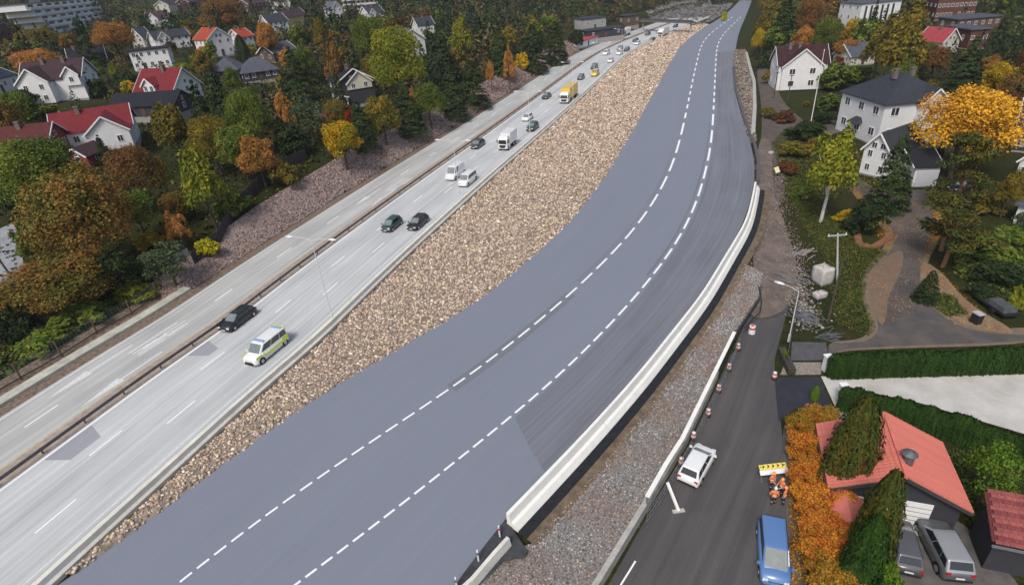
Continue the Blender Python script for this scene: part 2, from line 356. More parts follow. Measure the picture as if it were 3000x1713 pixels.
tag(link('concrete_strip_path', mstrip('apron', 0.92, 1.86, 0.03, 0.015, m_conc, 1)), kind='structure')
tag(link('median_strip_ground', mstrip('median', 13.45, 15.55, 0.05, 0.05, m_med, 2)), kind='structure')
tag(link('verge_gravel_ground', mstrip('verge', 23.25, 24.7, -0.01, 0.06, m_brown, 2)), kind='structure')
S_MW = np.r_[0, np.cumsum(np.linalg.norm(np.diff(MW, axis=0), axis=1))]
NMW = normals(MW)
def mpt(s, d):
    i = np.clip(np.searchsorted(S_MW, s), 1, len(S_MW)-1); t = (s-S_MW[i-1])/(S_MW[i]-S_MW[i-1])
    p = MW[i-1]*(1-t)+MW[i]*t; n_ = NMW[i-1]*(1-t)+NMW[i]*t; return p+n_*d
def s_of(x, y): return S_MW[np.argmin(((MW-np.array([x, y]))**2).sum(1))]
def d_of(x, y): return float(signed_dist(MW, np.array([[x, y]]))[0][0])
def mark(parent, pf, s0, s1, d, wd, z, m, name):
    k = max(2, int((s1-s0)/2)+1); pa = [pf(s, d-wd/2) for s in np.linspace(s0, s1, k)]; pb = [pf(s, d+wd/2) for s in np.linspace(s0, s1, k)]
    b = MB(); b.add([(*p, z) for p in pa]+[(*p, z) for p in pb], [(i, i+1, k+i+1, k+i) for i in range(k-1)]); return b.build(name, m, parent)
s_end = S_MW[KEEP][-1]; s_beg = S_MW[KEEP][0]
mark(motorway, mpt, s_beg, s_end, 13.15, 0.22, 0.006, m_white, 'edge_line'); mark(motorway, mpt, s_beg, s_end, 2.35, 0.14, 0.006, m_worn, 'edge_line')
mark(car2, mpt, s_beg, s_end, 22.85, 0.16, 0.006, m_worn, 'edge_line'); mark(car2, mpt, s_beg, s_end, 15.8, 0.14, 0.006, m_yel, 'edge_line')
for s in np.arange(s_beg-3, min(s_end, 290), 12.0):
    mark(motorway, mpt, s, s+3.2, 9.4, 0.17, 0.006, m_white, 'lane_dash'); mark(motorway, mpt, s+5, s+8.2, 5.9, 0.17, 0.006, m_white, 'lane_dash')
    mark(car2, mpt, s+1, s+4.2, 19.25, 0.17, 0.006, m_white, 'lane_dash')
# bus lane symbols and arrows, worn, on the far carriageway; repaired patches on the near one
def panel(parent, s0, d0, shapes, name, m=None):
    b = MB()
    for i, q in enumerate(shapes): b.add([(*mpt(s0+a, d0+c), 0.006+0.0025*i) for a, c in q], [tuple(range(len(q)))])
    return b.build(name, m or m_worn, parent)
bar_ = lambda a, c, L, w_: [(a, c), (a+L, c), (a+L, c+w_), (a, c+w_)]
BUS = [bar_(0, 0.0, 3.4, 0.22), bar_(0.2, 0.45, 6.5, 0.2), bar_(0, 0.95, 3.0, 0.24), bar_(3.9, 1.0, 3.6, 0.2), bar_(0, 1.55, 6.8, 0.26), bar_(3.8, 0.05, 3.2, 0.22)]
ARR = [[(0, 0.65), (4.2, 0.1), (4.2, 1.2)], bar_(4.2, 0.52, 4.6, 0.26)]
for (u, v), sh in (((470,990), BUS), ((1165,545), BUS), ((225,1110), ARR), ((300,1145), ARR), ((1070,580), ARR), ((1105,590), ARR)):
    q = g(u, v); panel(car2, s_of(*q[:2])-3, d_of(*q[:2])-0.8, sh, 'lane_symbol')
m_patch = road_mat('patched_asphalt', (0.25, 0.255, 0.29), (0.36, 0.365, 0.39), fine=0.4)
for a, bq in (((545,1050), (625,1000)), ((150,1340), (270,1265))):
    p, q = g(*a), g(*bq); s0, s1 = sorted((s_of(*p[:2]), s_of(*q[:2]))); A_ = np.array([mpt(s, 12.95) for s in np.linspace(s0, s1, 6)]); B_ = np.array([mpt(s, 10.6) for s in np.linspace(s0+0.7, s1-0.9, 6)])
    link('repair_patch', strip_mesh('repair_patch', A_, B_, 0.004, 0.004, m_patch, 2), motorway)
# concrete barrier beside the stones
P_ = MW[KEEP]
bw = thing('concrete_barrier', 'long low pale concrete barrier between motorway and stone bank', 'barrier')
sweep('barrier_wall', P_, [(0.14, -0.2), (0.92, -0.2), (0.86, 0.22), (0.72, 0.42), (0.68, 0.86), (0.40, 0.86), (0.34, 0.42), (0.14, 0.25)], m_conc, bw)
sweep('base_ledge', P_, [(-0.08, -0.3), (0.14, -0.3), (0.14, 0.10), (-0.08, 0.08)], mat('dark_ledge_concrete', (0.13, 0.115, 0.095), 0.9, 0.3, 1), bw)  # darker strip along the barrier's foot, stone side
# guard rail on the median
gr = thing('median_guard_rail', 'low dark steel guard rail along the brown median strip', 'guard rail')
sweep('rail', P_, [(13.62, 0.45), (13.70, 0.45), (13.74, 0.60), (13.70, 0.75), (13.62, 0.75)], m_darksteel, gr)
pm = MB().box((0, 0, 0.33), (0.1, 0.12, 0.66)).mesh('rail_post', m_darksteel)
for s in np.arange(s_beg, 260, 4.0): p = mpt(s, 13.78); link('rail_post', pm, gr, (*p, 0.05))
# left edge near the camera: concrete gutter, rusty strip, wire fence on posts
kl = KEEP & (MW[:, 1] < 62)
def lv_(d0, d1, z0, z1, m, nm): tag(link(nm, strip_mesh(nm, offset(MW, d0)[kl2], offset(MW, d1)[kl2], z0, z1, m, 2)), kind='structure')
_L = offset(MW, 24.7); kl2 = (_L[:, 1] > 20) & (_L[:, 1] < 67)
gw = thing('gutter_wall', 'pale concrete gutter wall along the far edge of the motorway', 'wall')
sweep('wall_top', MW[kl2], [(24.7, -0.3), (26.0, -0.3), (26.0, 0.42), (24.75, 0.34)], mat('weathered_concrete', (0.42, 0.42, 0.36), 0.9, 0.25, 0.8), gw)
lv_(26.0, 28.6, 0.25, 0.55, m_brown, 'rusty_gravel_path')
fe = thing('wire_fence', 'wire mesh fence on brown posts above the concrete gutter', 'fence')
_pp = [(63,1109),(181,1042),(285,975),(387,919),(465,868)]
_post = [g(u, v, 0.45) for u, v in _pp]; m_rust = mat('rusty_steel', (0.12, 0.075, 0.06), 0.8, 0.4, 5)
for q in _post: MB().box((0, 0, 0.9), (0.14, 0.14, 2.1)).build('post', m_rust, fe, loc=tuple(q))
_ext = [_post[0]+(_post[0]-_post[1])]+_post
for a, b in zip(_ext[:-1], _ext[1:]):
    w_ = MB()
    for h in np.linspace(0.25, 1.85, 7): w_.bar(a+[0, 0, h], b+[0, 0, h], 0.025)
    for t in np.linspace(0, 1, 12)[1:-1]: p = a+(b-a)*t; w_.bar(p+[0, 0, 0.2], p+[0, 0, 1.85], 0.02)
    w_.build('mesh_panel', mat('green_wire', (0.10, 0.14, 0.12), 0.6, 0.1), fe)
    MB().bar(a+[0, 0, 0.15], b+[0, 0, 0.15], 0.09, 0.12).build('bottom_rail', m_rust, fe)

# ---------------- new carriageway
YS = np.r_[np.arange(17, 80, 1.2), np.arange(80, 490, 2.5)]
NLy, D1y, D2y, NRy = (by_y(LN[k], YS) for k in ('NL', 'D1', 'D2', 'NR'))
new_road = tag(link('new_road', strip_mesh('new_road', NLy, NRy, 0.02, 0.02, m_new, 8)), kind='structure')
# dark asphalt lane along the barrier and dark seam beside the first lane line
def cross_mesh(name, A, B, fa, fb, k, z, m, nx=5):
    return strip_mesh(name, (A+(B-A)*fa)[k], (A+(B-A)*fb)[k], z, z, m, nx)
kk = (YS > 33.5) & (YS < 226)
def dark_lane():
    ts = np.linspace(0.06, 1.0, 9); n_ = 110; cols = []
    for t in ts:                                                    # blunt slanting joint where the dark surface starts
        y0 = 37.9+(31.0-37.9)*t; ys = y0+(226-y0)*np.linspace(0, 1, n_)**1.4
        a, b = by_y(LN['D2'], ys), by_y(LN['NR'], ys); cols.append(a+(b-a)*t)
    P = np.stack(cols, 1); V = np.dstack([P, np.full(P.shape[:2], 0.026)]).reshape(-1, 3); i = np.arange(n_-1)[:, None]*9+np.arange(8)[None]; F = np.stack([i, i+1, i+10, i+9], -1).reshape(-1, 4)
    s = np.r_[0, np.cumsum(np.linalg.norm(np.diff(P[:, 4], axis=0), axis=1))]; UV = np.dstack([np.broadcast_to(s[:, None], P.shape[:2]), np.broadcast_to(ts*9, P.shape[:2])]).reshape(-1, 2)
    tag(link('dark_lane_road', np_mesh('dark_lane', V, F, m_dark, uv=UV)), kind='structure')
dark_lane()
def lane_sheet(nm, P, d0, d1, y0, y1, z, m):
    k = (P[:, 1] > y0) & (P[:, 1] < y1); o = strip_mesh(nm, offset(P, d0)[k], offset(P, d1)[k], z, z, m, 2); tag(link(nm, o), kind='structure')
lane_sheet('asphalt_seam_road', D1y, 0.6, -0.75, 42, 58, 0.026, road_mat('seam_dark_asphalt', (0.135, 0.148, 0.165), (0.19, 0.205, 0.235), fine=0.4))
lane_sheet('asphalt_seam_strip_road', D1y, 0.9, 0.35, 60, 115, 0.026, road_mat('seam_asphalt', (0.15, 0.165, 0.19), (0.21, 0.22, 0.27)))
lane_sheet('joint_line_road', D2y, 0.75, 0.45, 60, 130, 0.026, m_dark)
for nm, P in (('D1', D1y), ('D2', D2y)):
    S = np.r_[0, np.cumsum(np.linalg.norm(np.diff(P, axis=0), axis=1))]; N_ = normals(P)
    def pf(s, d): return np.array([np.interp(s, S, P[:, 0]+N_[:, 0]*d), np.interp(s, S, P[:, 1]+N_[:, 1]*d)])
    s = 0.5
    while s < S[-1]-6:
        y = float(np.interp(s, S, P[:, 1])); per = float(np.interp(y, [17, 24, 37, 45, 54, 63, 73, 85, 95, 110, 128, 136, 150, 200, 345], [1.0, 1.17, 1.8, 2.4, 3.4, 4.5, 6, 8.5, 10.5, 13.5, 15, 8, 8.1, 10.5, 13])); L_ = per*(0.70 if y < 130 else 0.55)
        if y < 345: mark(new_road, pf, s, s+L_, 0, float(np.interp(y, [17, 40, 125, 160], [0.17, 0.21, 0.42, 0.36])), 0.033, m_white, 'lane_dash')
        s += per
# ---------------- stone bank between the two roads
BARy = by_y(offset(MW, -0.05)[MW[:, 1] < 440], YS); kb = (YS > 22) & (YS < 318)
def mound(x, y, t): return 0.35*np.sin(np.pi*t)**0.7-0.04
_nlb = NLy.copy(); _w = _nlb[:, 0]-BARy[:, 0]; kb &= _w > 0.25
m_bank = mat('bank_soil', (0.25, 0.205, 0.16), 0.95, 0.4, 2.0, 0.08, 5)
tag(link('stone_bank_ground', strip_mesh('bank', BARy[kb], (_nlb+[0.1, 0])[kb], 0.0, 0.0, m_bank, 8, zf=mound)), kind='structure')
ICO = None
def ico_variants(n, seed, sub=1):
    out = []; rg = np.random.default_rng(seed)
    for _ in range(n):
        bm = bmesh.new(); bmesh.ops.create_icosphere(bm, subdivisions=sub, radius=1.0)
        V = np.array([v.co[:] for v in bm.verts]); F = np.array([[v.index for v in f.verts] for f in bm.faces]); bm.free()
        V = V*(1+rg.uniform(-0.28, 0.28, (len(V), 1)))*np.array([1, rg.uniform(0.65, 0.95), rg.uniform(0.5, 0.8)]); out.append((V, F))
    return out
def stones(name, P, rad, cols, m, seed=3, sub=1):
    """P (n,3) centres, rad (n,), cols (n,3): one heap of loose stones"""
    rg = np.random.default_rng(seed); var = ico_variants(7, seed, sub); Vs, Fs, Cs = [], [], []; o = 0; which = rg.integers(0, 7, len(P))
    for k in range(7):
        i = np.nonzero(which == k)[0]
        if not len(i): continue
        V, F = var[k]; a = rg.uniform(0, 2*np.pi, len(i)); ca, sa = np.cos(a), np.sin(a)
        X = V[None, :, 0]*ca[:, None]-V[None, :, 1]*sa[:, None]; Y = V[None, :, 0]*sa[:, None]+V[None, :, 1]*ca[:, None]
        W = np.stack([X, Y, np.broadcast_to(V[None, :, 2], X.shape)], -1)*rad[i, None, None]+P[i, None, :]
        Vs.append(W.reshape(-1, 3)); Fs.append((F[None]+(np.arange(len(i))*len(V))[:, None, None]).reshape(-1, 3)+o); o += len(i)*len(V)
        Cs.append(np.repeat(np.c_[cols[i], np.ones(len(i))], len(V), 0))
    return tag(link(name, np_mesh(name, np.vstack(Vs), np.vstack(Fs), m, attr={'col': np.vstack(Cs)})), kind='stuff')
def pick(cols, n, rg, jit=0.15):
    c = np.array([lin(x) for x in cols])[rg.integers(0, len(cols), n)]; return c*(1+rg.uniform(-jit, jit, (n, 1)))
m_stone = attr_mat('loose_stone')
rg = np.random.default_rng(11); pts = []; rr = []
yb = YS[kb]; cum = np.r_[0, np.cumsum(np.diff(yb)*_w[kb][1:]/np.interp(yb[1:], [22, 60, 110, 200, 320], [0.2, 0.225, 0.30, 0.46, 0.66])**2)]
n_st = int(cum[-1]*0.95); cc = rg.uniform(0, cum[-1], n_st); yy = np.interp(cc, cum, yb); tt = rg.uniform(0, 1.0, n_st)
xa = np.interp(yy, YS, BARy[:, 0]); xb = np.interp(yy, YS, NLy[:, 0])+rg.uniform(-0.25, 0.25, n_st)
rad = np.interp(yy, [22, 60, 110, 200, 320], [0.14, 0.165, 0.215, 0.33, 0.46])*rg.choice([0.6, 0.8, 0.95, 1.15, 1.4], n_st, p=[0.2, 0.3, 0.28, 0.17, 0.05])*rg.uniform(0.85, 1.15, n_st)
zz = mound(0, 0, tt)+rad*0.15
STC = ['c4b09c', 'b5a290', 'd2c1ad', 'a89584', '8c7a6a', 'a08d80', 'c6b09c', 'e2d5c4', 'b09c8c', '86766a', 'bcaba0', 'c8b490']
stones('stones', np.c_[xa+(xb-xa)*tt, yy, zz], rad, pick(STC+['75655a', 'b8a08c', 'c2ae9a', 'a8937f'], n_st, rg, 0.2), m_stone, 11)
# ---------------- stone slope on the far side of the motorway
kf = KEEP & (offset(MW, 26)[:, 1] > 63) & (offset(MW, 26)[:, 1] < 262)
Pf = MW[kf]; hb = bank_h(offset(Pf, 30)[:, 1]); A_ = offset(Pf, 24.9); B_ = offset(Pf, 30.6)
tag(link('slope_ground', strip_mesh('slope', A_, B_, 0.03, hb+0.12, mat('slope_stone', (0.25, 0.20, 0.185), 0.95, 0.3, 2.5, 0.06, 7), 8)), kind='structure')
n_s = 13000; i_ = rg.integers(0, len(Pf)-1, n_s); i_ = np.sort((len(Pf)-1)*rg.uniform(0, 1, n_s)**1.5).astype(int); t1 = rg.uniform(0, 1.0, n_s); t2 = rg.uniform(0, 1, n_s)
PA = A_[i_]*(1-t2)[:, None]+A_[i_+1]*t2[:, None]; PB = B_[i_]*(1-t2)[:, None]+B_[i_+1]*t2[:, None]
Q = PA*(1-t1)[:, None]+PB*t1[:, None]; zq = 0.05+(hb[i_]+0.09)*t1
rd = np.interp(Q[:, 1], [60, 110, 250], [0.14, 0.2, 0.35])*rg.uniform(0.6, 1.3, n_s)
stones('slope_stones', np.c_[Q, zq], rd, pick(['8d7a72', '7d6c66', '9a8880', '6f5d57', 'a3928a', '85695f', '5f514c'], n_s, rg), m_stone, 5)
# ------------------------------------------------------------------ right of the new road: barrier, gravel bank, local road, yards
BT = smooth_line([g(*q, 1.15)[:2] for q in PX['NR'][1:9]], 1.2, 3.0)
_s0 = np.argmin(((BT-g(1477,1507,1.15)[:2])**2).sum(1)); _s1 = np.argmin(((BT-g(2212,535,1.15)[:2])**2).sum(1)); BTk = BT[_s0:_s1+1]
m_bar = mat('new_white_concrete', (0.78, 0.78, 0.735), 0.8, 0.06, 0.7, 0.006, 10)
wb_ = thing('white_barrier', 'tall white concrete barrier along the curved edge of the new road', 'barrier')
PROF = [(0.02, -0.15), (0.0, 1.15), (-0.26, 1.15), (-0.42, 0.50), (-0.66, 0.42), (-0.98, -0.02), (-1.0, -0.15)]
seg = 10
for i in range(0, len(BTk)-1, seg):
    P = BTk[i:i+seg+1].copy()
    if len(P) > 1:
        if i > 0: P[0] = P[0]+(P[1]-P[0])*0.03
        k_ = 1.0 if i < 40 else max(0.35, 1-(i-40)/max(1, len(BTk)-40)*0.65)
        sweep('barrier_element', P, [(o, z if z < 0 else z*1.0) for o, z in PROF], m_bar, wb_)
def bstrip(nm, d0, d1, z0, z1, m, P=BTk, nx=2): return tag(link(nm, strip_mesh(nm, offset(P, d0), offset(P, d1), z0, z1, m, nx)), kind='structure')
bstrip('black_membrane_strip_ground', -0.95, -1.75, -0.05, -0.22, mat('black_membrane', (0.016, 0.017, 0.02), 0.6, 0.4, 3))
bstrip('earth_strip_ground', -1.75, -2.6, -0.22, -0.3, mat('brown_earth', (0.14, 0.105, 0.07), 0.95, 0.4, 1.4, 0.03, 8))
# lower old barrier piece with marker posts at the bottom edge
ob = thing('low_barrier', 'low pale concrete wall leading to the white barrier at bottom edge', 'barrier')
P = np.array([g(1330,1740,0.7)[:2], g(1385,1690,0.7)[:2], g(1440,1625,0.7)[:2], g(1488,1572,0.7)[:2]]); sweep('barrier_wall', resample(P, 8), [(0.18, -0.2), (0.12, 0.7), (-0.14, 0.7), (-0.34, -0.4)], m_conc, ob)
for i, (u, v) in enumerate(((1408,1640), (1470,1568), (1345,1720))):
    q = g(u, v, 0.2); t = thing('marker_post', ['white marker post standing on the low concrete wall', 'white marker post with red reflector at the end of the white barrier', 'white marker post at the bottom edge of the picture'][i], 'post', (q[0]-0.15, q[1]+0.1, 0.0)); MB().box((0, 0, 0.55), (0.1, 0.1, 1.1)).build('shaft', M_TRIM_ := mat('white_plastic', (0.74, 0.75, 0.78), 0.5, 0.03), t); MB().box((0, -0.06, 0.8), (0.11, 0.03, 0.22)).build('reflector', mat('red_reflector', (0.45, 0.05, 0.06), 0.4, 0.05) if i == 1 else m_darksteel, t)
patch('edge_asphalt_road', [(1290,1790),(1390,1600),(1462,1505),(1500,1545),(1545,1612),(1535,1632),(1470,1645),(1400,1720),(1350,1790)], mat('edge_asphalt', (0.05, 0.052, 0.058), 0.9, 0.35, 1.5, 0.01, 20), 0.0, z=0.012)
# gravel bank
WL = resample(np.array([g(u, v, -0.75)[:2] for u, v in ((1690,1790),(1743,1713),(1890,1472),(2005,1283),(2080,1130),(2152,975),(2222,872),(2236,800))]), 60)
GA = resample(np.vstack([offset(P, -0.3), offset(BTk, -2.3)[:int(len(BTk)*0.66)]]), 60)
m_grav = mat('grey_gravel', (0.20, 0.185, 0.175), 0.95, 0.55, 7.0, 0.05, 14, detail=6)
tag(link('gravel_bank_ground', strip_mesh('gravel_bank', GA, WL, -0.28, -0.78, m_grav, 6)), kind='structure')
rg = np.random.default_rng(31); n_g = 11000; i_ = (59*rg.uniform(0, 1, n_g)).astype(int).clip(0, 58); t2 = rg.uniform(0, 1, n_g); t1 = rg.uniform(0, 1, n_g)
Q = (GA[i_]*(1-t2)[:, None]+GA[i_+1]*t2[:, None])*(1-t1)[:, None]+(WL[i_]*(1-t2)[:, None]+WL[i_+1]*t2[:, None])*t1[:, None]
stones('gravel', np.c_[Q, -0.27-0.5*t1], rg.uniform(0.035, 0.10, n_g), np.where(((np.sin(Q[:, 0]*0.9+1.1*np.sin(Q[:, 1]*0.7))+np.sin(Q[:, 1]*1.3)+rg.normal(0, 0.7, n_g)) > 0.1)[:, None], pick(['8f8880', '77706b', 'a59d96', 'b5aca5', '5d5a58', '757a7d', '8a9094'], n_g, rg, 0.3), pick(['7d6a5e', '8a7468', '9a8678', '6a5a50', '74655a', 'a89488'], n_g, rg, 0.3)), m_stone, 31)
# retaining wall of the local road
kw = thing('retaining_wall', 'low concrete retaining wall between gravel bank and local road', 'wall')
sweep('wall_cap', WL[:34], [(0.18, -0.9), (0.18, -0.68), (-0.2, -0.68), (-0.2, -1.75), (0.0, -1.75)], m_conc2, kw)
sweep('wall_face', WL[33:56], [(0.1, -0.9), (0.1, -0.74), (-0.12, -0.74), (-0.12, -1.75), (0.0, -1.75)], mat('painted_shade_wall', (0.06, 0.06, 0.065), 0.9, 0.3), kw)  # near-black colour carries the shade on the wall's road side
m_local = road_mat('local_asphalt', (0.045, 0.045, 0.049), (0.125, 0.116, 0.112), fine=0.22, across=0.42); m_local2 = mat('local_dark_asphalt', (0.05, 0.05, 0.054), 0.85, 0.35, 0.35, 0.01, 30, detail=8, col2=(0.115, 0.11, 0.108))
LA = resample(np.array([g(u, v, -1.6)[:2] for u, v in ((1720,1810),(1790,1700),(1915,1480),(2020,1300),(2100,1130),(2165,985),(2190,935),(2205,880))]), 60); LB = resample(np.array([g(u, v, -1.6)[:2] for u, v in ((2318,1810),(2308,1700),(2304,1500),(2300,1350),(2288,1240),(2268,1110),(2270,1050),(2300,935),(2316,870))]), 60)
lr_ = tag(link('local_road', strip_mesh('local_road', LA, LB, -1.575, -1.575, m_local, 8)), kind='structure')
for k, (a, b) in enumerate(()): tag(link('dust_track_road', strip_mesh('dust_track', (LA+(LB-LA)*a)[14:], (LA+(LB-LA)*b)[14:], -1.571, -1.571, road_mat('dust_track_%d' % k, (0.085, 0.08, 0.078), (0.15, 0.135, 0.125), fine=0.35), 2)), kind='structure')
m_dirt = mat('brown_dirt', (0.10, 0.083, 0.072), 0.95, 0.35, 0.6, 0.04, 8, col2=(0.19, 0.15, 0.128), detail=9)
patch('dirt_track_road', [(2188,940),(2205,860),(2208,780),(2200,700),(2206,610),(2218,520),(2218,450),(2230,400),(2262,420),(2262,560),(2292,640),(2335,760),(2330,850),(2292,928)], m_dirt, 0.14, soft=2)
patch('black_driveway_road', [(2268,1106),(2402,1106),(2436,1192),(2330,1198),(2280,1235)], mat('black_asphalt', (0.028, 0.03, 0.04), 0.8, 0.2, 1), 0.035)
patch('earth_ground', [(2222,480),(2236,330),(2212,200),(2250,190),(2285,290),(2335,340),(2410,400),(2335,450),(2305,520),(2290,600),(2262,640),(2225,600)], mat('rough_earth', (0.065, 0.055, 0.045), 0.95, 0.4, 0.7, 0.05, 5, col2=(0.12, 0.10, 0.082), detail=8), 0.08, soft=2)
m_drive = mat('driveway_gravel', (0.062, 0.06, 0.063), 0.95, 0.35, 0.35, 0.02, 16, col2=(0.125, 0.105, 0.09), detail=8)
m_sand = mat('sandy_edge', (0.21, 0.155, 0.105), 0.95, 0.3, 1.5, 0.03, 12, col2=(0.14, 0.11, 0.085), detail=6)
patch('driveway_road', [(2428,1062),(2440,1030),(2540,1018),(3060,1000),(3060,985),(2900,978),(2800,955),(2720,895),(2690,830),(2702,760),(2735,700),(2745,650),(2740,610),(2800,605),(2830,565),(2700,552),(2610,572),(2540,548),(2505,505),(2490,540),(2570,620),(2625,690),(2610,740),(2548,800),(2545,880),(2580,960),(2550,1000),(2470,1008),(2440,1005),(2425,1012)], m_drive, 0.035, soft=2)
patch('driveway_edge_ground', [(2428,1066),(2440,1034),(2540,1024),(3060,1010),(3060,960),(2900,965),(2812,940),(2738,888),(2706,830),(2718,765),(2752,700),(2760,650),(2752,612),(2800,600),(2700,560),(2610,575),(2540,540),(2495,505),(2478,545),(2550,625),(2600,690),(2585,735),(2525,800),(2522,880),(2555,955),(2530,992),(2470,1000),(2430,1000)], m_sand, 0.02, soft=2)
patch('leaf_strewn_path', [(2548,800),(2610,742),(2650,730),(2640,800),(2600,870),(2595,940),(2580,960),(2545,880)], mat('leaf_litter', (0.20, 0.13, 0.08), 0.95, 0.3, 1.6, 0.02, 10, col2=(0.13, 0.10, 0.085)), 0.04, soft=2)
patch('garden_path', [(2700,760),(2760,800),(2800,850),(2850,900),(3000,985),(2880,975),(2790,940),(2722,888),(2694,830)], mat('needle_litter', (0.17, 0.11, 0.07), 0.95, 0.35, 1.6, 0.02, 10, col2=(0.26, 0.18, 0.12)), 0.045, soft=2)
patch('asphalt_ramp_road', [(2320,1002),(2418,1006),(2430,1058),(2316,1058)], mat('ramp_asphalt', (0.085, 0.085, 0.09), 0.9, 0.2, 1.5), 0.04)
patch('gravel_strip_path', [(2300,1062),(2410,1062),(2404,1100),(2285,1100)], mat('warm_gravel', (0.24, 0.21, 0.18), 0.95, 0.4, 5, 0.03, 14), 0.04)
m_court = mat('white_gravel', (0.40, 0.385, 0.355), 0.95, 0.22, 0.5, 0.02, 18, detail=12, col2=(0.56, 0.55, 0.52))
patch('gravel_court_ground', [(2405,1102),(2425,1106),(3060,1088),(3060,1290),(2690,1180),(2500,1140),(2480,1135),(2446,1192)], m_court, 0.03)
patch('verge_path', [(2312,1760),(2302,1500),(2298,1350),(2290,1245),(2335,1235),(2345,1350),(2350,1500),(2372,1760)], mat('verge_gravel', (0.15, 0.125, 0.095), 0.95, 0.5, 2.5, 0.03, 12, col2=(0.09, 0.085, 0.08)), 0.03, soft=2)
patch('car_yard_ground', [(2570,1560),(2640,1515),(2700,1505),(2815,1520),(2890,1620),(2990,1713),(3000,1780),(2560,1780)], mat('yard_gravel', (0.085, 0.08, 0.078), 0.95, 0.35, 1.2, 0.02, 14, col2=(0.14, 0.13, 0.12)), 0.03, soft=2)
patch('grey_slab_path', [(2440,1200),(2460,1190),(2520,1220),(2500,1245),(2440,1240)], mat('grey_slab', (0.2, 0.22, 0.22), 0.9, 0.2), 0.04)
patch('left_street_road', [(-60,700),(40,655),(62,700),(70,800),(40,830),(-60,880)], mat('grey_street', (0.26, 0.27, 0.30), 0.9, 0.2, 0.8), 0.12)
patch('villa_drive_road', [(2360,355),(2470,355),(2475,385),(2420,400),(2360,385)], m_drive, 0.05)
# bright centre dash on the local road and faint line
_q0, _q1 = g(1862,1642,-1.56), g(1818,1713,-1.56); MB().bar(_q0, _q1, 0.12, 0.01).build('lane_dash', m_white, lr_)
# rubble and pale kerb along the far right edge of the new road
RB = np.array([hit(u, v)[:2] for u, v in ((2152,150),(2148,205),(2160,290),(2190,400),(2205,425))]); RC = np.array([hit(u, v)[:2] for u, v in ((2183,150),(2200,205),(2206,290),(2206,380),(2212,425))])
A_, B_ = resample(RB, 40), resample(RC, 40)
tag(link('rubble_ground', strip_mesh('rubble', A_, B_, 0.05, 0.5, mat('rubble_soil', (0.13, 0.115, 0.10), 0.95, 0.4, 2), 4)), kind='structure')
n_g = 4500; i_ = rg.integers(0, 39, n_g); t2 = rg.uniform(0, 1, n_g); t1 = rg.uniform(0, 1, n_g); Q = (A_[i_]*(1-t2)[:, None]+A_[i_+1]*t2[:, None])*(1-t1)[:, None]+(B_[i_]*(1-t2)[:, None]+B_[i_+1]*t2[:, None])*t1[:, None]
stones('rubble', np.c_[Q, 0.05+0.5*t1], rg.uniform(0.12, 0.45, n_g), pick(['6e655c', '857b72', '564e47', '988d82', '4a4340', '7a6a5c'], n_g, rg, 0.3), m_stone, 41)
kw2 = thing('concrete_kerb_wall', 'pale concrete edge wall behind the rubble beside the new road', 'wall'); sweep('wall_top', resample(np.array([hit(u, v)[:2] for u, v in ((2186,160),(2196,205),(2208,250),(2209,330),(2204,405))]), 30), [(0.4, -0.5), (0.4, 0.9), (-0.4, 0.9), (-0.4, -0.5)], m_conc2, kw2)
bl_ = thing('black_guard_edge', 'black edge wall on the curve of the new road beside the rubble', 'wall'); sweep('edge', resample(np.array([g(u, v, 0.4)[:2] for u, v in ((2150,200),(2156,260),(2170,310),(2190,370),(2212,425),(2222,470),(2221,530))]), 50), [(0.25, -0.4), (0.25, 0.55), (-0.3, 0.55), (-0.3, -0.4)], m_darksteel, bl_)
# ------------------------------------------------------------------ buildings
CLEAR = []; OPEN_PX = []; HOUSES = []
def short(lb):
    import re
    return ' '.join(re.split(r' (?:above|behind|below|inside|deep|half|cut|between|beside|in front|in the|on the|at the|high|nearer|before|left of|of the|by the|near the|from)\b', lb.replace(',', ''))[0].split()[:6])
def tile_mat(name, c, var=0.18, rows=2.6):
    if name in MATS: return MATS[name]
    m = mat(name, c, 0.75, var, 1.3); n = m.node_tree.nodes; l = m.node_tree.links; b = n['Principled BSDF']
    tc = n.new('ShaderNodeTexCoord'); br = n.new('ShaderNodeTexBrick'); br.inputs['Scale'].default_value = rows; br.inputs['Mortar Size'].default_value = 0.03; br.inputs['Color1'].default_value = (1, 1, 1, 1); br.inputs['Color2'].default_value = (0.75, 0.75, 0.75, 1); br.inputs['Mortar'].default_value = (0, 0, 0, 1)
    l.new(tc.outputs['Object'], br.inputs[0]); bp = n.new('ShaderNodeBump'); bp.inputs['Distance'].default_value = 0.05; l.new(br.outputs[0], bp.inputs['Height']); l.new(bp.outputs[0], b.inputs['Normal']); return m
def siding_mat(name, c, var=0.05):
    if name in MATS: return MATS[name]
    m = mat(name, c, 0.8, var, 0.9); n = m.node_tree.nodes; l = m.node_tree.links; b = n['Principled BSDF']
    tc = n.new('ShaderNodeTexCoord'); wv = n.new('ShaderNodeTexWave'); wv.bands_direction = 'Z'; wv.wave_profile = 'SAW'; wv.inputs['Scale'].default_value = 1.6; l.new(tc.outputs['Object'], wv.inputs[0])
    bp = n.new('ShaderNodeBump'); bp.inputs['Distance'].default_value = 0.03; bp.inputs['Strength'].default_value = 0.5; l.new(wv.outputs[0], bp.inputs['Height']); l.new(bp.outputs[0], b.inputs['Normal']); return m
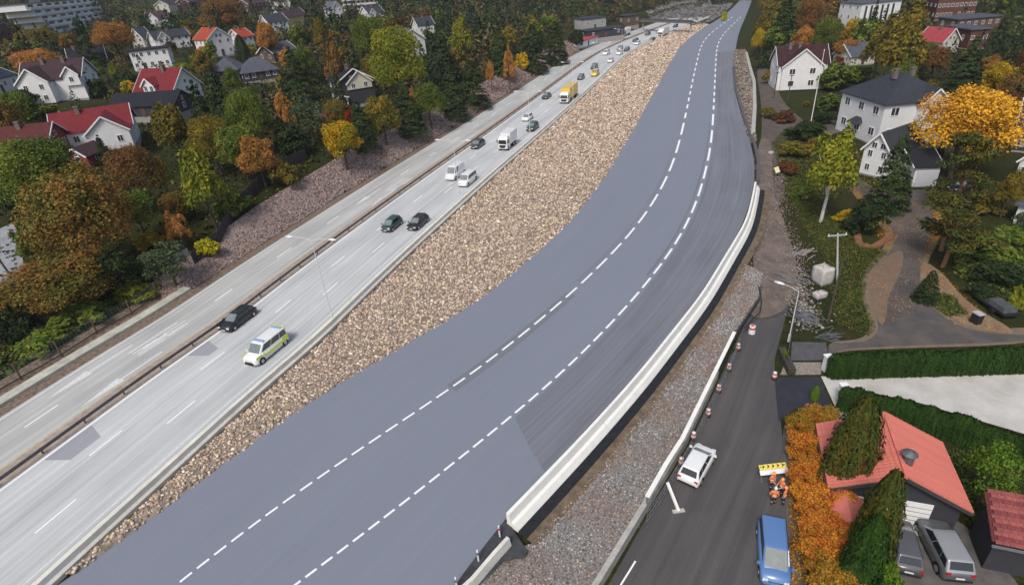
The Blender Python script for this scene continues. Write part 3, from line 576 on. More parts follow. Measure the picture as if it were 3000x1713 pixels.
ROOFC = {'red': tile_mat('red_roof_tile', '7e2a30'), 'darkred': tile_mat('dark_red_roof_tile', '44292c'), 'brown': tile_mat('brown_roof_tile', '463238'), 'black': tile_mat('black_roof_tile', '25272f'), 'slate': tile_mat('slate_roof_tile', '3c4048'),
         'orange': tile_mat('orange_roof_tile', 'a8492c'), 'grey': tile_mat('grey_roof_tile', '5b5f6b'), 'coral': tile_mat('coral_roof_tile', 'e28272', 0.10, 4.0), 'navy': tile_mat('navy_roof_tile', '2c3550'), 'rose': tile_mat('rose_roof_tile', 'b14a52'), 'wine': tile_mat('wine_roof_tile', '5f2c2c')}
WALLC = {'white': siding_mat('white_siding', (0.72, 0.72, 0.72)), 'cream': siding_mat('cream_siding', (0.58, 0.55, 0.47)), 'dark': siding_mat('dark_siding', (0.045, 0.045, 0.055)), 'red': siding_mat('red_siding', (0.25, 0.05, 0.045)), 'brick': tile_mat('brick_wall', '5e3b33', 0.2, 5), 'grey': siding_mat('grey_siding', (0.35, 0.35, 0.35)),
         'yellow': siding_mat('yellow_siding', (0.55, 0.42, 0.18)), 'brown': siding_mat('brown_siding', (0.12, 0.08, 0.06))}
M_TRIM = mat('white_trim', (0.78, 0.78, 0.77), 0.6, 0.03); M_GLASS = mat('window_glass', (0.035, 0.042, 0.05), 0.12, 0.3, 0.7, spec=0.6); M_DTRIM = mat('dark_trim', (0.05, 0.05, 0.05), 0.7, 0.1); M_FOUND = mat('foundation', (0.30, 0.29, 0.28), 0.9, 0.15); M_CHIM = mat('chimney_brick', (0.16, 0.13, 0.12), 0.9, 0.2)
def _win_meshes():
    fr = MB(); w_, h_, t = 0.5, 0.5, 0.075
    fr.box((0, -0.02, h_-t/2), (1, 0.08, t)).box((0, -0.02, -h_+t/2), (1.06, 0.1, t)).box((-w_+t/2, -0.02, 0), (t, 0.08, 1-2*t)).box((w_-t/2, -0.02, 0), (t, 0.08, 1-2*t)).box((0, -0.015, 0), (0.06, 0.06, 1-2*t))
    pn = MB().box((0, 0.0, 0), (0.86, 0.03, 0.86)); return fr.mesh('window', M_TRIM), pn.mesh('pane', M_GLASS), fr.mesh('window', M_DTRIM)
WIN_F, WIN_P, WIN_D = _win_meshes()
def window(par, x, y, z, w_, h_, face, dark=False):
    """face: 0 front (-y), 1 right (+x), 2 back, 3 left (-x)"""
    o = link('window', WIN_D if dark else WIN_F, par, (x, y, z), rz=face*math.pi/2, scale=(w_, 1, h_)); link('pane', WIN_P, o); return o
def gable(par, x0, x1, y0, y1, zb, rise, axis, rm, oh=0.45, trim=True, name='roof', th=0.16, front_only=False):
    """roof over a rectangle; ridge along x or y"""
    b = MB(); e = 0.35
    if axis == 'x':
        ym = (y0+y1)/2; sl = rise/((y1-y0)/2); a0, a1 = x0-oh, x1+oh; r = [(a0, y0-e, zb-e*sl), (a1, y0-e, zb-e*sl), (a1, ym, zb+rise), (a0, ym, zb+rise), (a0, y1+e, zb-e*sl), (a1, y1+e, zb-e*sl)]
    else:
        xm = (x0+x1)/2; sl = rise/((x1-x0)/2); a0, a1 = y0-oh, y1+(0.0 if front_only else oh); r = [(x0-e, a1, zb-e*sl), (x0-e, a0, zb-e*sl), (xm, a0, zb+rise), (xm, a1, zb+rise), (x1+e, a1, zb-e*sl), (x1+e, a0, zb-e*sl)]
    up = [(p[0], p[1], p[2]+th) for p in r]
    b.add(r+up, [(6,7,8,9), (9,8,11,10), (0,3,2,1), (3,4,5,2), (0,1,7,6), (4,10,11,5), (1,2,8,7), (2,5,11,8), (0,6,9,3), (3,9,10,4)]); ro = b.build(name, rm, par)
    if trim:
        for i, j, k in (((1, 2, 5), (0, 3, 4)) if not front_only else ((1, 2, 5),)):
            t = MB(); sg = np.array(r[i])-np.array(r[0 if i == 1 else 1]); sg = sg/np.linalg.norm(sg)*0.05
            for p, q in ((i, j), (j, k)): t.bar(np.array(r[p])+sg+[0, 0, 0.06], np.array(r[q])+sg+[0, 0, 0.06], 0.08, 0.26)
            t.build('bargeboard', M_TRIM, ro)
    return ro
def hip(par, x0, x1, y0, y1, zb, rise, rm, oh=0.5, name='roof'):
    a0, a1, b0, b1 = x0-oh, x1+oh, y0-oh, y1+oh; W, D = a1-a0, b1-b0; b = MB()
    if W >= D: r0, r1 = (a0+D/2*0.85, (b0+b1)/2), (a1-D/2*0.85, (b0+b1)/2)
    else: r0, r1 = ((a0+a1)/2, b0+W/2*0.85), ((a0+a1)/2, b1-W/2*0.85)
    z0, z1, z2 = zb-0.12, zb+0.06, zb+rise
    v = [(a0,b0,z0),(a1,b0,z0),(a1,b1,z0),(a0,b1,z0),(a0,b0,z1),(a1,b0,z1),(a1,b1,z1),(a0,b1,z1),(*r0,z2),(*r1,z2)]
    f = [(3,2,1,0),(0,1,5,4),(1,2,6,5),(2,3,7,6),(3,0,4,7)]
    f += [(4,5,9,8),(5,6,9),(6,7,8,9),(7,4,8)] if W >= D else [(4,5,8),(5,6,9,8),(6,7,9),(7,4,8,9)]
    return b.add(v, f).build(name, rm, par)
def walls(par, x0, x1, y0, y1, h, wm, rise=0, axis=None, name='wall', z0=0.0):
    b = MB(); v = [(x0,y0,z0),(x1,y0,z0),(x1,y1,z0),(x0,y1,z0),(x0,y0,h),(x1,y0,h),(x1,y1,h),(x0,y1,h)]; f = [(3,2,1,0)]
    if axis == 'x': v += [(x0,(y0+y1)/2,h+rise),(x1,(y0+y1)/2,h+rise)]; f += [(0,1,5,4),(2,3,7,6),(1,2,6,9,5),(3,0,4,8,7),(4,5,9,8),(8,9,6,7)]
    elif axis == 'y': v += [((x0+x1)/2,y0,h+rise),((x0+x1)/2,y1,h+rise)]; f += [(0,1,5,8,4),(1,2,6,5),(2,3,7,9,6),(3,0,4,7),(4,8,9,7),(8,5,6,9)]
    else: f += [(0,1,5,4),(1,2,6,5),(2,3,7,6),(3,0,4,7),(4,5,6,7)]
    return b.add(v, f).build(name, wm, par)
def house(name, label, A, B, d, h, roof='x', rise=2.6, rc='black', wc='white', front=(4, 2), side=(2, 2), wings=(), chim=(0.5,), door=0.5, cat='house', px=None, win=(1.0, 1.25), dz=0.0, gwin=True, trim=True, oh=0.45, dark=False):
    a = hit(*A); zb = a[2]+dz; b = g(*B, zb) if dz else g(*B, a[2]); w_ = float(np.linalg.norm((b-a)[:2])); rz = math.atan2(b[1]-a[1], b[0]-a[0])
    t = thing(name, label, cat, (a[0], a[1], zb), rz); wm, rm = WALLC[wc], ROOFC[rc]
    walls(t, 0.02, w_-0.02, 0.02, d-0.02, 0.35, M_FOUND, name='foundation', z0=-2.5)
    walls(t, 0, w_, 0, d, h, wm, rise-0.05, roof if roof in 'xy' else None, z0=0.3)
    if roof == 'hip': ro = hip(t, 0, w_, 0, d, h, rise, rm)
    elif roof == 'flat': ro = MB().box((w_/2, d/2, h+0.15), (w_+0.8, d+0.8, 0.3)).build('roof', rm, t)
    else: ro = gable(t, 0, w_, 0, d, h, rise, roof, rm, trim=trim, oh=oh)
    top = h+rise if roof != 'flat' else h+0.3
    for c in chim:
        cx, cy = (w_*c, d*0.42) if roof != 'y' else (w_*0.42, d*c)
        MB().box((cx, cy, top-0.1), (0.7, 0.7, 1.7)).box((cx, cy, top+0.8), (0.85, 0.85, 0.14)).build('chimney', M_CHIM, ro)
    fl = h/front[1] if front[1] else h
    def blocked(x): return any(q['x'][0]-0.6 < x < q['x'][1]+0.6 for q in wings)
    for r in range(front[1]):
        for c in range(front[0]):
            x = w_*(c+0.5)/front[0]
            if blocked(x) or (r == 0 and door is not None and abs(x-door*w_) < 0.9): continue
            window(t, x, -0.01, 0.3+fl*(r+0.55), *win, 0, dark)
    for r in range(side[1]):
        for c in range(side[0]):
            y = d*(c+0.5)/side[0]; z = 0.3+h/side[1]*(r+0.55)
            window(t, -0.01, y, z, *win, 3, dark); window(t, w_+0.01, y, z, *win, 1, dark)
    if gwin and roof == 'x':
        for k, x in ((3, -0.01), (1, w_+0.01)): window(t, x, d/2, h+rise*0.3, 0.8, 0.9, k, dark)
    if gwin and roof == 'y': window(t, w_/2-0.7, -0.01, h+rise*0.25, 0.9, 1.0, 0, dark); window(t, w_/2+0.7, -0.01, h+rise*0.25, 0.9, 1.0, 0, dark)
    if door is not None and not blocked(door*w_):
        do = MB().box((door*w_, -0.03, 1.35), (1.0, 0.1, 2.1)).build('door', mat('painted_door', (0.10, 0.06, 0.05), 0.6, 0.1), t); MB().box((door*w_+0.38, -0.1, 1.3), (0.12, 0.06, 0.06)).build('handle', m_steel, do)
    for q in wings:
        x0, x1 = q['x']; pr = q['p']; wh = q.get('h', h); wr = q.get('rise', (x1-x0)*0.38); bk = q.get('back', min(d*0.5, 3.5)); z0 = q.get('z', 0.3)
        walls(t, x0, x1, -pr, bk, wh, WALLC[q.get('wc', wc)], wr-0.05, 'y', 'wing_wall', z0=z0)
        gable(t, x0, x1, -pr, bk, wh, wr, 'y', rm, trim=trim, name='wing_roof', front_only=True, oh=0.35)
        n_ = q.get('n', 2)
        for r in range(q.get('rows', 2)):
            for c in range(n_): window(t, x0+(x1-x0)*(c+0.5)/n_, -pr-0.01, z0+(wh-z0)/max(1, q.get('rows', 2))*(r+0.55), *q.get('win', win), 0, dark)
    cx, cy = a[:2]+(b-a)[:2]/2+np.array([-(b-a)[1], (b-a)[0]])/w_*d/2; CLEAR.append((cx, cy, max(w_, d)*0.55))
    us = [proj(*(a[:2]+(b-a)[:2]/w_*x+np.array([-(b-a)[1], (b-a)[0]])/w_*y), zb+z)[:2] for x in (0, w_) for y in (0, d) for z in (0.5, top)]
    if px is None: y_, y2_ = min(q[1] for q in us), max(q[1] for q in us); px = (min(q[0] for q in us), y_, max(q[0] for q in us), y_+0.75*(y2_-y_))
    OPEN_PX.append((*px, proj(a[0], a[1], zb)[2])); HOUSES.append((cx, cy, zb, short(label)))
    return t
W2 = lambda **k: k
house('house', 'big white house with brown tiled roof and front gables', (92,308), (262,290), 9, 5.4, 'x', 3.6, 'brown', 'white', (8, 2), (2, 2), [W2(x=(0.2, 7.0), p=2.6, h=5.2, rise=3.0, n=2), W2(x=(9.6, 13.0), p=0.5, h=6.0, rise=1.7, n=1, rows=1, z=3.5)], (0.35, 0.7))
house('house', 'white house with blue-black roof cut by the left edge', (-40,292), (66,262), 8, 4.0, 'x', 2.2, 'navy', 'white', (4, 1), (2, 1))
house('house', 'white house with red roof and white dormer behind the dark barn', (412,310), (520,308), 9, 3.4, 'x', 4.2, 'red', 'white', (3, 1), (3, 2), [W2(x=(3.2, 6.6), p=0.4, h=4.6, rise=1.5, n=2, rows=1, z=3.0, back=3.0)], (0.6,))
house('barn', 'long dark barn with black roof in front of the red dormer roof', (335,352), (520,340), 7.5, 2.6, 'x', 2.2, 'black', 'dark', (5, 1), (1, 1), chim=(), cat='barn', trim=False)
house('house', 'white L-shaped house with bright red roof and two gables', (185,455), (405,418), 8.5, 3.8, 'x', 3.0, 'red', 'white', (6, 1), (2, 1), [W2(x=(5.4, 12.4), p=4.2, h=3.6, rise=2.7, n=2, rows=1)], (0.35,), door=0.1)
house('house', 'dark red house with maroon roof and white porch at the left edge', (-60,498), (160,470), 8, 3.2, 'x', 2.6, 'wine', 'red', (6, 1), (2, 1), chim=(0.6,), door=0.3)
house('shed', 'small red shed half hidden by autumn trees', (268,492), (322,470), 4, 2.2, 'x', 1.4, 'brown', 'red', (1, 1), (1, 1), chim=(), cat='shed', door=None)
house('house', 'white box house with flat black roof', (398,212), (508,199), 8, 5.8, 'flat', 0.3, 'black', 'white', (5, 2), (2, 2), chim=(), door=0.3)
house('house', 'low house with wide black roof above the big white house', (215,205), (318,192), 9, 2.6, 'x', 3.6, 'black', 'dark', (4, 1), (2, 1), chim=(0.2,))
house('house', 'white house with grey gabled roof above the white box house', (465,152), (565,138), 8, 4.6, 'x', 2.4, 'slate', 'white', (5, 2), (2, 2), [W2(x=(1.0, 5.0), p=1.0, h=4.6, rise=2.2)])
house('house', 'small pale house with steep gable behind the white box house', (396,150), (430,147), 8, 4.4, 'y', 3.6, 'grey', 'cream', (2, 2), (2, 2))
house('house', 'white house with orange roof and red porch roofs', (622,172), (692,160), 9, 6.0, 'y', 3.2, 'orange', 'white', (3, 2), (3, 2), [W2(x=(-3.2, 0.5), p=0.6, h=2.6, rise=1.3, n=1, rows=1)], (0.3,))
house('house', 'second house with orange roof beside the columnar conifer', (720,152), (752,146), 8, 5.0, 'x', 2.6, 'orange', 'white', (2, 2), (2, 2))
house('house', 'dark low house with grey hipped roof, nearer of the pair', (628,240), (705,232), 8, 2.6, 'hip', 3.2, 'grey', 'dark', (4, 1), (2, 1), chim=(), dark=True)
house('house', 'dark low house with grey hipped roof beside the first one', (718,245), (820,230), 8.5, 2.6, 'hip', 3.4, 'grey', 'dark', (5, 1), (2, 1), chim=(), dark=False)
house('house', 'brown cottage with grey roof half hidden by trees', (808,185), (872,170), 7, 3.0, 'x', 2.4, 'grey', 'brown', (3, 1), (2, 1))
house('house', 'dark house with white gable and balcony above the conifers', (1000,318), (1105,300), 9, 6.0, 'y', 2.8, 'black', 'dark', (2, 1), (2, 2), [W2(x=(2.5, 8.8), p=0.25, h=5.6, rise=2.6, n=2, rows=1, z=4.0, wc='cream', back=1.0), W2(x=(-1.0, 1.9), p=0.9, h=2.6, rise=0.5, n=1, rows=1, wc='cream', back=1.0)], (0.3,))
house('house', 'white house with grey roof inside the dark wood', (1180,172), (1250,160), 9, 5.5, 'y', 3.4, 'grey', 'white', (2, 2), (3, 2))
house('house', 'small white house with grey roof deep in the wood', (1230,110), (1275,104), 8, 4.5, 'x', 2.8, 'slate', 'white', (3, 1), (2, 1))
house('house', 'white cottage with brown roof below the stepped apartment block', (440,84), (500,78), 8, 4.5, 'x', 3.6, 'brown', 'white', (4, 2), (2, 2), [W2(x=(0.4, 5.4), p=1.2, h=4.6, rise=2.8)])
house('house', 'white house with grey roof beside the yellow house', (795,102), (850,94), 8, 5.0, 'x', 3.0, 'slate', 'white', (4, 2), (2, 2))
house('house', 'yellow house with brown roof in the autumn trees', (840,84), (905,72), 8, 4.8, 'x', 3.2, 'brown', 'yellow', (4, 2), (2, 2))
house('house', 'small white gabled house high on the wooded hill', (978,58), (1008,54), 8, 5.5, 'y', 3.4, 'grey', 'white', (2, 2), (2, 2))
house('house', 'white house with two gables on the wooded hill', (1085,72), (1128,66), 8, 5.0, 'x', 2.8, 'slate', 'white', (3, 2), (2, 2), [W2(x=(0.3, 3.6), p=0.8, h=5.0, rise=1.9, n=1)])
for q in ((735,30,790,22,'brick','row house with brick walls left of the yellow house'), (800,20,860,14,'cream','pale terraced house at the top edge above the yellow house'), (690,18,735,12,'brick','dark brick terraced house at the top edge')):
    house('terraced_house', q[5], (q[0], q[1]+10), (q[2], q[3]+10), 9, 5.5, 'x', 2.8, 'brown', q[4], (5, 2), (2, 2))
for A, B, wc, lb in (((500,38), (560,28), 'cream', 'pale terraced house above the white cottage with brown roof'), ((560,30), (640,14), 'brick', 'brown terraced house above the orange tree')):
    house('terraced_house', lb, A, B, 9, 5.0, 'x', 2.6, 'brown', wc, (6, 2), (2, 2))
# --- right side
house('house', 'white wooden house with front gable and dark red-brown roof beside flagpole', (2272,268), (2412,262), 9, 6.6, 'x', 3.8, 'darkred', 'white', (4, 2), (2, 2), [W2(x=(0.8, 10.6), p=0.7, h=6.2, rise=4.0, n=2, rows=2, win=(1.5, 1.5), back=4.5)], (0.25, 0.45), door=None, px=(2222, 142, 2440, 275))
villa = house('villa', 'big white villa with dark slate hipped roof and gable', (2564,432), (2758,412), 13.2, 7.9, 'hip', 4.2, 'slate', 'white', (3, 2), (3, 2), [W2(x=(6.4, 11.6), p=0.9, h=7.6, rise=2.4, n=1, rows=2, win=(1.9, 1.6), back=5)], (0.35, 0.6), door=None, win=(1.7, 1.6), px=(2470, 200, 2740, 410))
MB().loft([[(0, 5.2, 3.5), (0, 8.0, 3.5), (0, 7.4, 4.3), (0, 5.8, 4.3)], [(-1.5, 5.0, 3.1), (-1.5, 8.2, 3.1), (-1.4, 8.1, 3.25), (-1.4, 5.1, 3.25)]]).build('porch_roof', ROOFC['slate'], villa)
house('house', 'white gabled annex with dark roof behind the conifer', (2515,510), (2592,528), 9, 4.6, 'y', 2.8, 'slate', 'white', (2, 2), (2, 1), chim=(), door=None, win=(0.8, 1.2), px=(2500, 420, 2600, 520))
ga = house('garage', 'white garage with wide grey door beside the conifer', (2668,550), (2738,548), 8, 3.4, 'x', 1.6, 'black', 'white', (0, 0), (1, 1), chim=(), door=None, cat='garage', px=(2655, 470, 2760, 550), gwin=False)
MB().box((1.9, -0.05, 1.45), (3.2, 0.08, 2.6)).build('garage_door', mat('grey_door', (0.52, 0.52, 0.53), 0.6, 0.05), ga)
house('house', 'grey roofed stone cottage between autumn trees', (2490,196), (2560,188), 8, 2.8, 'x', 3.0, 'grey', 'cream', (3, 1), (2, 1))
house('house', 'pale house with bright rose red roof side', (2750,166), (2800,158), 8, 4.0, 'y', 3.4, 'rose', 'cream', (2, 2), (2, 1))
house('brick_building', 'brick building with flat grey roof on the right hillside', (2830,146), (2885,142), 12, 5.5, 'flat', 0.3, 'grey', 'brick', (3, 1), (2, 1), chim=(), cat='building')
house('brick_building', 'wide brown apartment building at the top right', (2735,62), (2850,56), 12, 13, 'flat', 0.3, 'brown', 'brick', (9, 4), (3, 4), chim=(), cat='building')
house('long_building', 'low dark building with pale flat roof on the right hillside', (2800,95), (2925,84), 10, 4, 'flat', 0.3, 'grey', 'brown', (6, 1), (2, 1), chim=(), cat='building')
wb = house('office_building', 'white office block with dark vertical window bands', (2508,100), (2622,88), 12, 10, 'flat', 0.3, 'grey', 'white', (0, 0), (3, 3), chim=(), door=None, cat='building')
for i in range(6): MB().box((2.0+i*2.2, -0.04, 5.2), (0.8, 0.1, 8.0)).build('window_band', M_GLASS, wb)
house('house', 'house with orange roof cut by the right edge', (2962,545), (3050,560), 9, 4.2, 'y', 2.2, 'orange', 'white', (2, 1), (2, 1), chim=(), px=(2950, 440, 3000, 540))
house('shed', 'white shed with pale roof cut by the right edge', (2965,655), (3040,670), 6, 2.6, 'flat', 0.2, 'grey', 'white', (2, 1), (1, 1), chim=(), cat='shed', px=(2955, 570, 3000, 660))
house('house', 'dark blue house behind the golden maple at right edge', (2960,445), (3080,455), 10, 5, 'x', 3.2, 'navy', 'dark', (3, 2), (2, 2), chim=(), px=(2965, 340, 3000, 430))
# --- stepped apartment block, balcony by balcony
def stepped_block(name, label, A, B, floors, step, back, fh, d, wm, lean=0.0, bays=9):
    a = hit(*A); b = g(*B, a[2]); w_ = float(np.linalg.norm((b-a)[:2])); rz = math.atan2(b[1]-a[1], b[0]-a[0]); t = thing(name, label, 'apartment block', a, rz)
    for k in range(floors):
        x0, x1, y0 = -k*step, w_-k*step*0.25, k*back; z = k*fh
        MB().box(((x0+x1)/2, y0+d/2, z+fh/2), (x1-x0, d, fh-0.02)).build('storey', wm, t)
        MB().box(((x0+x1)/2, y0-0.8, z+0.1), (x1-x0+0.3, 1.7, 0.2)).build('balcony_floor', wm, t)
        n_ = int(bays*(x1-x0)/w_); bw_ = (x1-x0)/n_
        for i in range(n_):
            if (i+k) % 5 != 4: MB().box((x0+bw_*(i+0.5), y0-1.6, z+0.65), (bw_*0.96, 0.1, 1.1)).build('balcony_panel', wm, t)
            window(t, x0+bw_*(i+0.5), y0-0.02, z+fh*0.66, bw_*0.55, fh*0.36, 0, True)
    MB().box(((x0+x1)/2, y0+d/2, floors*fh+0.15), (x1-x0+0.8, d+0.8, 0.3)).box((x0+w_*0.35, y0+d/2, floors*fh+1.2), (7, 5, 2.0)).build('roof', ROOFC['grey'], t)
    c = a[:2]+(b-a)[:2]/2; CLEAR.append((*c, w_*0.28)); e0 = proj(a[0]-floors*step, a[1], a[2]); e1 = proj(*b[:2], a[2]+floors*fh+2); OPEN_PX.append((e0[0]-30, e1[1], e1[0], e1[1]+(e0[1]-e1[1])*0.75, e0[2]))
stepped_block('apartment_block', 'white stepped apartment block with long balcony rows', (182,112), (330,76), 6, 3.4, 0.8, 2.7, 11, mat('white_render', (0.76, 0.76, 0.76), 0.8, 0.06), bays=8)
stepped_block('apartment_block', 'reddish brick apartment block with pale balconies at left edge', (-30,170), (68,150), 4, 0.5, 0.6, 2.8, 10, WALLC['brick'], bays=6)
stepped_block('apartment_block', 'pale apartment block at the top edge of the wooded hill', (1010,34), (1112,26), 4, 0.2, 0.2, 2.9, 11, mat('pale_render', (0.5, 0.47, 0.45), 0.8, 0.06), bays=8)
# --- distant works buildings where the motorway disappears
for A, B, d, h, wc, lb in (((1712,92), (1775,84), 10, 5, 'grey', 'grey flat-roofed works building beside the far motorway'), ((1720,118), (1830,104), 8, 3.5, 'dark', 'dark shed beside the far motorway'), ((1835,80), (1872,74), 8, 5, 'brown', 'small brown building near the far bridge')):
    house('works_building', lb, A, B, d, h, 'flat', 0.3, 'slate', wc, (3, 1), (1, 1), chim=(), cat='building')
house('works_building', 'white building with red stripe at the end of the stone slope', (1695,146), (1752,128), 6, 2.8, 'flat', 0.2, 'rose', 'white', (3, 1), (1, 1), chim=(), cat='building')
# --- coral roofed house in the lower right corner
def coral_house():
    z = -1.6; R0, R1 = g(2597,1233,3.2), g(2657,1405,3.2); d = (R0-R1)[:2]; L = float(np.linalg.norm(d)); rz = math.atan2(d[1], d[0])-math.pi/2
    t = thing('house', 'dark house with coral red gabled roof and white garage door', 'house', (R1[0], R1[1], z), rz); hw = 3.85; e = 2.85; rise = 1.95
    walls(t, -hw, hw, 0.55, L-0.2, e, WALLC['dark'], rise-0.15, 'y'); ro = gable(t, -hw, hw, 0.55, L-0.2, e, rise, 'y', ROOFC['coral'], oh=0.5, trim=False, th=0.14)
    cs = MB(); nw = 46; wl = L+0.85
    prof = [(k/nw*wl, 0.022*abs(math.sin(k*math.pi/2.0*0.5*2))) for k in range(nw+1)]
    cs.add([(-0.2, y, h_) for y, h_ in prof]+[(0.2, y, h_+0.045) for y, h_ in prof], [(k, k+1, nw+1+k+1, nw+1+k) for k in range(nw)]).add([(0.2, y, -0.02) for y, h_ in prof]+[(0.2, y, h_+0.045) for y, h_ in prof], [(k, k+1, nw+1+k+1, nw+1+k) for k in range(nw)])
    cm = cs.mesh('tile_course', ROOFC['coral']); sl_ = math.atan2(rise, hw); n_c = 13; LL = math.hypot(hw+0.35, (hw+0.35)*rise/hw)
    for s in (-1, 1):
        for k in range(n_c):
            q = (k+0.5)/n_c; o = link('tile_course', cm, ro, (s*q*(hw+0.35), 0.05 if s > 0 else 0.05+wl-0.0, e+rise-q*(hw+0.35)*rise/hw+0.17)); o.rotation_euler = (0, sl_, 0) if s > 0 else (0, sl_, math.pi); o.scale = (LL/n_c/0.4*1.08, 1, 1)
    MB().bar((0, 0.05, e+rise+0.22), (0, L+0.3, e+rise+0.22), 0.26, 0.1).build('ridge_cap', ROOFC['coral'], ro)
    for s in (-1, 1): MB().bar((s*(hw+0.35), 0.0, e-0.2), (0, 0.0, e+rise+0.0), 0.06, 0.24).build('bargeboard', M_DTRIM, ro); MB().bar((s*(hw+0.42), 0.05, e-0.22), (s*(hw+0.42), L+0.3, e-0.22), 0.1, 0.1).build('gutter', M_DTRIM, ro)
    gd = MB().box((0.9, 0.51, 1.35), (2.7, 0.08, 2.1)).build('garage_door', M_TRIM, t)
    for k in range(1, 5): MB().box((0.9, 0.462, 0.3+k*0.42), (2.66, 0.02, 0.025)).build('door_joint', M_DTRIM, gd)
    MB().box((0.6, 0.2, 0.12), (4.6, 0.8, 0.26)).build('doorstep', m_conc2, t); MB().box((3.2, 0.3, 0.1), (0.9, 0.6, 0.2)).build('doorstep', M_TRIM, t)
    window(t, -2.4, 0.54, 1.5, 1.2, 1.1, 0); window(t, hw+0.01, 3.0, 1.5, 1.2, 1.0, 1); window(t, -hw-0.01, 2.5, 1.5, 1.0, 1.0, 3)
    MB().tube([(0.4, 1.7, e+rise-0.6), (0.4, 1.7, e+rise+0.75)], 0.36, 12).tube([(0.4, 1.7, e+rise+0.75), (0.4, 1.7, e+rise+0.8), (0.4, 1.7, e+rise+1.0)], [0.5, 0.42, 0.1], 12).build('chimney', mat('dark_zinc', (0.13, 0.14, 0.15), 0.5, 0.3, 5, metal=0.4), ro)
    MB().tube([(0.9, 2.6, e+1.4), (0.9, 2.6, e+1.95)], 0.1, 8).build('vent_pipe', mat('rust_pipe', (0.2, 0.05, 0.04), 0.7), ro)
    walls(t, -hw-0.3, -hw+1.7, -2.2, 0.5, 1.9, WALLC['dark'], 0.6, 'y', 'wing_wall'); gable(t, -hw-0.3, -hw+1.7, -2.2, 0.5, 1.9, 0.7, 'y', ROOFC['coral'], oh=0.2, trim=False, name='wing_roof')
    CLEAR.append((R0[0], R0[1], 7))
coral_house()
# --- dark shed with stepped shingle courses in the corner
def corner_shed():
    z = -1.6; A = g(2917,1592, 1.1)[:2]; B = g(3080,1625, 1.1)[:2]; C = g(2932,1457, 2.6)[:2]; ux = (B-A)/np.linalg.norm(B-A); uy = np.array([-ux[1], ux[0]]); D = float((C-A)@uy)+0.6
    t = thing('shed', 'black shed with dark red shingle roof in the lower right corner', 'shed', (*A, z), math.atan2(ux[1], ux[0]))
    MB().box((2.6, D/2, 1.25), (5.0, D-0.5, 2.6)).build('wall', WALLC['dark'], t); n_ = 13
    ro = MB().box((2.6, D/2, 3.36), (5.5, D, 0.1), M=Matrix.Rotation(math.atan2(1.5, D), 3, 'X')).build('roof', ROOFC['wine'], t)
    for i in range(n_):
        f = (i+0.5)/n_; o = MB(); row = D/n_
        for k in range(14): o.box((0.1+(k+0.5+(i % 2)*0.4)*0.37-0.1, 0, random.uniform(-0.006, 0.006)), (0.355, row*1.12, 0.05), M=Matrix.Rotation(math.atan2(1.5, D)-0.05, 3, 'X'))
        o.build('shingle', tile_mat('shingle_%d' % (i % 3), ['8a4a48', '7a3c3e', '96524c'][i % 3], 0.25), ro, loc=(0, f*D, 2.62+1.5*f+0.1))
    MB().box((2.6, -0.05, 2.5), (5.5, 0.1, 0.16)).build('gutter', m_steel, t); CLEAR.append((*(A+ux*2.5), 4))
corner_shed()
# ------------------------------------------------------------------ trees, shrubs and hedges
M_LEAF = leaf_mat('leaves'); M_NEEDLE = leaf_mat('needles', 0.08)
M_BARK = mat('bark', (0.075, 0.06, 0.045), 0.95, 0.4, 4, 0.02, 12); M_BIRCH = mat('birch_bark', (0.5, 0.49, 0.46), 0.9, 0.45, 6); M_PINEB = mat('pine_bark', (0.23, 0.12, 0.06), 0.95, 0.4, 5, 0.02, 12)
def leaf_quads(C, N, sz, rg, asp=0.65):
    """C centres, N normals, sz half sizes -> V, F of folded leaf sprays (one quad each)"""
    n = len(C); N = N/np.linalg.norm(N, axis=1)[:, None]; r = rg.normal(size=(n, 3)); a = np.cross(N, r); a /= np.linalg.norm(a, axis=1)[:, None]; b = np.cross(N, a)
    a = a*sz[:, None]; b = b*(sz*asp)[:, None]; fold = N*(sz*0.35)[:, None]
    V = np.stack([C-a*1.0, C-b+fold*0.4, C+a*1.1-fold*0.6, C+b+fold*0.4], 1).reshape(-1, 3)
    return V, np.arange(n*4).reshape(n, 4)
def lv_attr(n, rg, clump=None):
    h = rg.uniform(0, 1, n); v = np.clip(rg.normal(0.5, 0.22, n), 0, 1)
    if clump is not None: h = 0.45*h+0.55*clump
    return np.repeat(np.c_[h, v, v, np.ones(n)], 4, 0)
